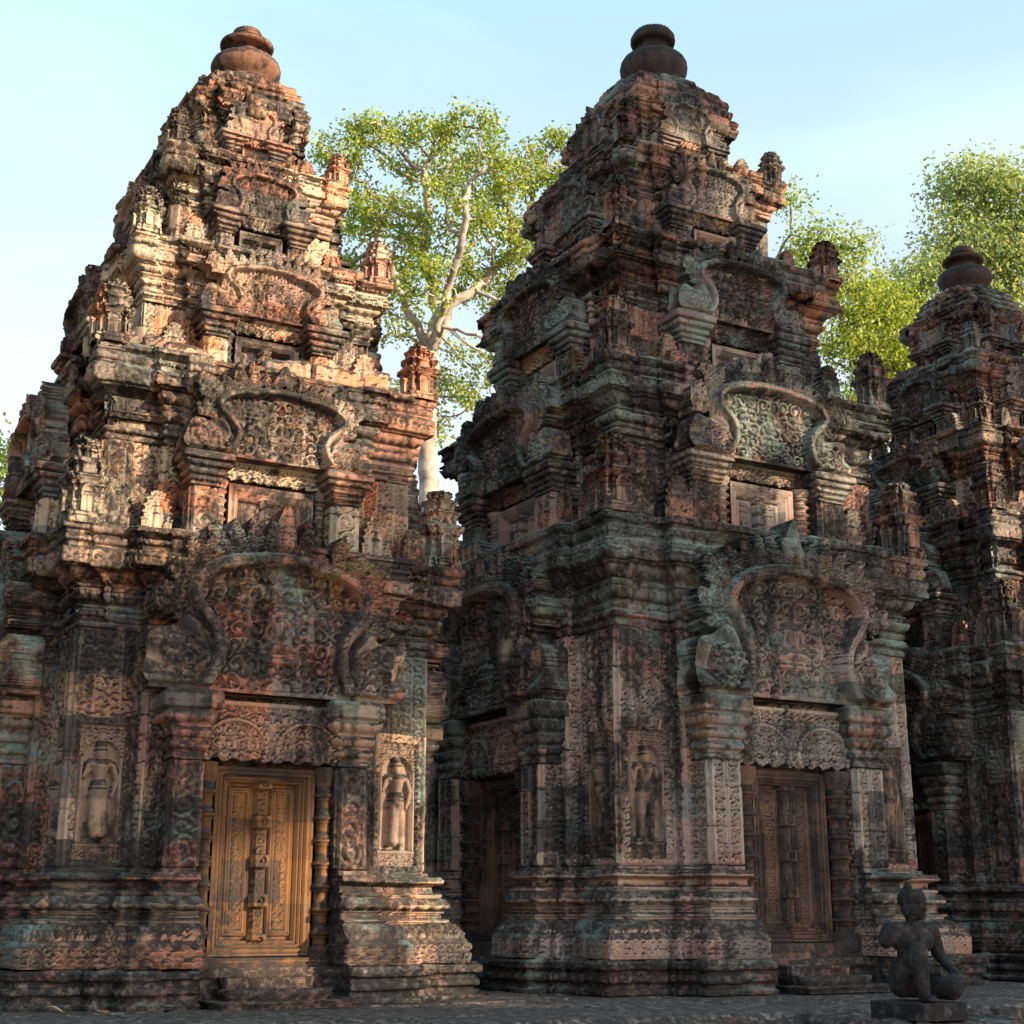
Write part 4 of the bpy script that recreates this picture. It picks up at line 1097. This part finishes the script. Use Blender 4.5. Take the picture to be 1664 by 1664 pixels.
def inpoly(p, poly):
    c = np.zeros(len(p), bool)
    for (x1, y1), (x2, y2) in zip(poly, np.roll(poly, -1, 0)):
        c ^= ((y1 > p[:, 1]) != (y2 > p[:, 1])) & (p[:, 0] < (x2 - x1) * (p[:, 1] - y1) / (y2 - y1 + 1e-12) + x1)
    return c
def gapfree(c, m=0.0):
    p = ab(c); k = np.ones(len(c), bool)
    for poly, pr in GAPS:
        for dx, dy in ((0, 0), (m, 0), (-m, 0), (0, m), (0, -m)): k &= ~inpoly(p + np.array([dx, dy]), poly)
    return k
def keepleaf(c, rng):
    p = ab(c); k = np.ones(len(c), bool)
    for poly, pr in GAPS:
        h = vn(p[:, 0] / .35, p[:, 1] / .35, 77) * .6 + hsh(np.floor(p[:, 0] / .5), np.floor(p[:, 1] / .5), 78) * .4
        k &= ~(inpoly(p, poly) & (h < pr))
    return k
for i, (a_, dist, bs) in enumerate(((7.0, 18, (2.0, 4.0)), (9.2, 20, (1.9, 3.9)), (11.3, 17, (2.2, 4.8, 7.4, 9.8)), (13.3, 20, (2.2, 4.9, 7.6, 10.3)), (15.4, 17, (2.2, 4.8, 7.2)), (17.6, 20, (2.2, 4.8, 7.2)), (20.0, 18, (2.2, 4.8, 7.0)))):
    q = PE * a_ + HS * dist
    tree('unseen tall tree added right of the viewer to shade the towers', [(q[0], q[1], -1), (q[0], q[1], 6.0)],
         [((q[0], q[1], bz + dist * TE), (1.7, 1.7, 1.8)) for bz in bs],
         300, 9000 * len(bs), .21, LF_G, B_DK, .2, 20 + i, spread=.5, seg=.5, tip=.008, keep=keepleaf, group='unseen shade trees added beside the viewer')

# ------------------------------------------------------------------ kneeling guardian statue
import bmesh
def body_mesh(name, caps_, ells, voxel, smooth_it=6):
    bm = bmesh.new()
    def add(pts):
        vs = [bm.verts.new(p) for p in pts]
        bmesh.ops.convex_hull(bm, input=vs)
    sph = []
    for i in range(7):
        t = PI * (i + .5) / 7
        for k in range(12): sph.append((math.sin(t) * math.cos(k * PI / 6), math.sin(t) * math.sin(k * PI / 6), math.cos(t)))
    for (a, b, r1, r2) in caps_:
        add([(a[0] + p[0] * r1, a[1] + p[1] * r1, a[2] + p[2] * r1) for p in sph] + [(b[0] + p[0] * r2, b[1] + p[1] * r2, b[2] + p[2] * r2) for p in sph])
    for (c, r, yaw, tilt) in ells:
        q = Quaternion((0, 0, 1), yaw) @ Quaternion((0, 1, 0), tilt)
        add([tuple(Vector(c) + q @ Vector((p[0] * r[0], p[1] * r[1], p[2] * r[2]))) for p in sph])
    me = bpy.data.meshes.new(name); bm.to_mesh(me); bm.free()
    o = bpy.data.objects.new('tmp', me); C.objects.link(o)
    m = o.modifiers.new('r', 'REMESH'); m.mode = 'VOXEL'; m.voxel_size = voxel
    m = o.modifiers.new('s', 'SMOOTH'); m.factor = .5; m.iterations = smooth_it
    dg = bpy.context.evaluated_depsgraph_get(); dg.update()
    me2 = bpy.data.meshes.new_from_object(o.evaluated_get(dg)); me2.name = name
    bpy.data.objects.remove(o)
    me2.polygons.foreach_set('use_smooth', [True] * len(me2.polygons))
    return me2
sm = bpy.data.materials.new('dark_statue_stone'); n, l, b = nodes(sm)
z1 = n.new('ShaderNodeTexNoise'); z1.inputs['Scale'].default_value = 14; z1.inputs['Detail'].default_value = 8; z1.inputs['Roughness'].default_value = .7
t_ = n.new('ShaderNodeTexCoord'); l.new(t_.outputs['Object'], z1.inputs['Vector'])
r_ = ramp(n, [(.35, (.012, .011, .012)), (.55, (.030, .026, .027)), (.70, (.095, .080, .075))]); l.new(z1.outputs['Fac'], r_.inputs['Fac']); l.new(r_.outputs['Color'], b.inputs['Base Color'])
b.inputs['Roughness'].default_value = .9; b.inputs['Specular IOR Level'].default_value = .2
bp_ = n.new('ShaderNodeBump'); bp_.inputs['Strength'].default_value = .3; bp_.inputs['Distance'].default_value = .006
z2 = n.new('ShaderNodeTexNoise'); z2.inputs['Scale'].default_value = 90; z2.inputs['Detail'].default_value = 5; l.new(t_.outputs['Object'], z2.inputs['Vector']); l.new(z2.outputs['Fac'], bp_.inputs['Height']); l.new(bp_.outputs[0], b.inputs['Normal'])
sc0 = E0 + U2 * (1.54 + .255) + V2 * (-.856 + .245)
ST = thing('guardian_statue', 'dark stone kneeling guardian with missing right arm on a square pedestal at terrace edge', 'statue', (sc0[0], sc0[1], 0), YAW)
part('pedestal', [sweep(rect(-.19, .19, -.245, .245), [(0, -.02), (0, .06), (0, .078), (-.006, .084), (-.18, .086)], .012, 7, jit=.002, ero=.003, fine='all', course=.9, joints=False)], sm, ST)
hy = math.radians(24)
hc = Vector((0, -.02, .555))
def hp(x, y, z):
    q = Quaternion((0, 0, 1), hy); return tuple(hc + q @ Vector((x, y, z)))
cp_ = [((-.14, .02, .405), (.14, .02, .405), .060, .060), ((0, .01, .43), (0, -.012, .50), .046, .044),
       ((-.15, .02, .405), (-.185, .02, .36), .062, .054),
       ((.15, .02, .400), (.195, .03, .275), .053, .044), ((.195, .03, .275), (.215, -.09, .170), .043, .029), ((.215, -.09, .168), (.218, -.125, .158), .026, .024),
       ((-.07, .05, .10), (-.065, -.13, .295), .088, .058), ((-.065, -.135, .285), (-.055, -.165, .06), .066, .040), ((-.055, -.15, .03), (-.035, -.235, .018), .032, .022),
       ((.07, .04, .10), (.165, -.15, .085), .088, .072), ((.165, -.145, .06), (.05, .13, .045), .056, .036), ((.05, .13, .04), (.0, .19, .03), .03, .02),
       ((0, .05, .12), (0, .03, .24), .105, .082), ((0, .03, .22), (0, .01, .36), .098, .098), ((-.06, .015, .355), (.06, .015, .355), .085, .085),
       ((-.06, .05, .17), (.06, .05, .17), .09, .09)]
for i_, x_ in enumerate((-.024, -.009, .006, .020)):
    cp_.append(((.215 + x_, -.13, .158), (.213 + x_ * 1.25, -.165 + abs(i_ - 1.3) * .005, .150), .0095, .009)); cp_.append(((.213 + x_ * 1.25, -.165, .150), (.212 + x_ * 1.3, -.192 + abs(i_ - 1.3) * .007, .132), .009, .0075))
cp_.append(((.195, -.10, .165), (.182, -.135, .155), .010, .008))
for i_ in range(5): cp_.append(((-.065 + i_ * .014, -.235 + i_ * .002, .016), (-.062 + i_ * .015, -.258 + i_ * .004, .011), .0095, .008))
el_ = [(tuple(hc), (.076, .083, .092), hy, 0), (hp(0, .008, .04), (.087, .092, .062), hy, 0), (hp(0, -.062, -.062), (.030, .022, .020), hy, 0),
       (hp(0, -.088, -.010), (.013, .018, .026), hy, 0), (hp(0, -.090, -.022), (.017, .011, .009), hy, 0), (hp(0, -.082, -.044), (.024, .011, .0065), hy, 0), (hp(0, -.080, -.054), (.020, .011, .006), hy, 0),
       (hp(-.030, -.074, .004), (.016, .009, .0075), hy, 0), (hp(.030, -.074, .004), (.016, .009, .0075), hy, 0), (hp(-.030, -.080, .022), (.024, .010, .006), hy, .1), (hp(.030, -.080, .022), (.024, .010, .006), hy, -.1),
       (hp(-.078, .004, -.018), (.012, .02, .042), hy, 0), (hp(.078, .004, -.018), (.012, .02, .042), hy, 0), ((.04, .0, .16), (.10, .12, .03), .4, .25)]
ST.scale = (.92, .92, .95)
fig = obj('figure', body_mesh('figure', cp_, el_, .0055, 3), sm, ) if False else obj('figure', body_mesh('figure', cp_, el_, .0055, 3), ST)
fig.data.materials.append(sm); fig.location = (0, 0, .085); fig.rotation_euler = (0, 0, math.radians(-12))
# hair in rows of curls with a top knot, as a cap of its own
hv = []
for j in range(7):
    z_h = .016 + j * .012; rr_ = math.sqrt(max(0.0, 1 - ((z_h - .03) / .082) ** 2))
    m_ = max(6, int(26 * rr_))
    for k in range(m_):
        a_ = 2 * PI * (k + .5 * (j % 2)) / m_
        hv.append((hp(.080 * rr_ * math.sin(a_), .006 - .086 * rr_ * math.cos(a_), z_h + .010), (.0090, .0090, .008), 0, 0))
hv += [(hp(0, .010, .045), (.079, .084, .060), hy, 0), (hp(0, .03, .115), (.030, .030, .026), hy, 0), (hp(0, .03, .135), (.022, .022, .020), hy, 0)]
hr = obj('hair', body_mesh('hair', [], hv, .004, 1), fig); hr.data.materials.append(sm)
clth = [((-.10, .06, .19), (-.03, -.03, .185), .03, .028), ((-.03, -.03, .185), (.08, -.03, .175), .028, .03), ((.08, -.03, .175), (.13, .05, .16), .03, .03), ((-.10, .07, .19), (.12, .10, .16), .032, .032), ((.03, -.04, .17), (.10, -.12, .165), .03, .018), ((.0, -.05, .165), (.02, -.10, .10), .03, .015)]
cl_ = obj('loincloth', body_mesh('loincloth', clth, [], .005, 4), fig); cl_.data.materials.append(sm)

# ------------------------------------------------------------------ fallen leaves and worn stones on the terrace
lm = leafmat('dry_leaf', (.30, .20, .10), (.45, .33, .18), (.5, .42, .3), .1)
def dry_leaf(sd__):
    rg = np.random.default_rng(sd__); u_ = np.linspace(0, 1, 9); v_ = np.linspace(-1, 1, 5); A_, B_ = np.meshgrid(u_, v_, indexing='ij')
    w_ = .028 * np.sin(PI * A_) ** .7; X_ = (A_ - .5) * .13; Y_ = B_ * w_; Z_ = .006 + .02 * B_ ** 2 * np.sin(PI * A_) + .012 * np.sin(A_ * 4 + sd__)
    V = np.stack([X_, Y_, Z_], 2).reshape(-1, 3); ix = np.arange(45).reshape(9, 5)
    return V, np.stack([ix[:-1, :-1], ix[1:, :-1], ix[1:, 1:], ix[:-1, 1:]], 2).reshape(-1, 4)
for i, (x, y, lb) in enumerate(((88, 1645, 'small dry leaf lying near the foot of the sunlit tower, leftmost'), (168, 1648, 'curled dry leaf on the paving left of the tower steps'), (707, 1624, 'pale dry leaf on the paving beside the right corner of the sunlit tower'))):
    p_ = gpt(x, y)
    tag(obj('fallen_leaf', mesh('fallen_leaf', [dry_leaf(i + 1)], lm), None, (p_[0], p_[1], .004), i * 1.3), lb, 'leaf')

# unseen trees added left of the viewer to cut low sky light
for i, (x, y, h_) in enumerate(((-14, -3, 13), (-17, 5, 13), (-17, 13, 12))):
    tree('unseen leafy tree added left of the viewer to dim the sky light', [(x, y, -1), (x, y, h_ * .4)], [((x, y, h_ * .35), (3.4, 3.4, 2.6)), ((x, y, h_ * .62), (3.6, 3.6, 3.0)), ((x, y, h_ * .85), (2.6, 2.6, 2.6))],
         200, 7000, .55, LF_G, B_DK, .35, 60 + i, spread=.8, seg=.9, group='unseen trees added to dim the sky light')

# distant woodland closing the horizon
rng = np.random.default_rng(99)
nn = 90000; a_ = rng.uniform(-1.25, 1.25, nn); r_ = rng.uniform(70, 95, nn)
top = 7 + 5 * fbm(a_ * 9 + 20, r_ * .05, 5)
hh_ = top * rng.uniform(0, 1, nn) ** .6
Cw = np.stack([np.sin(a_) * r_, np.cos(a_) * r_, hh_ - .8], 1)
Vw, Fw = leaves(rng, Cw, .95)
wood = obj('distant_woodland', mesh('distant_woodland', [(Vw, Fw)], LF_G, smooth=False)); wood['kind'] = 'stuff'
wood['label'] = 'low belt of green woodland far behind the towers'; wood['category'] = 'woodland'
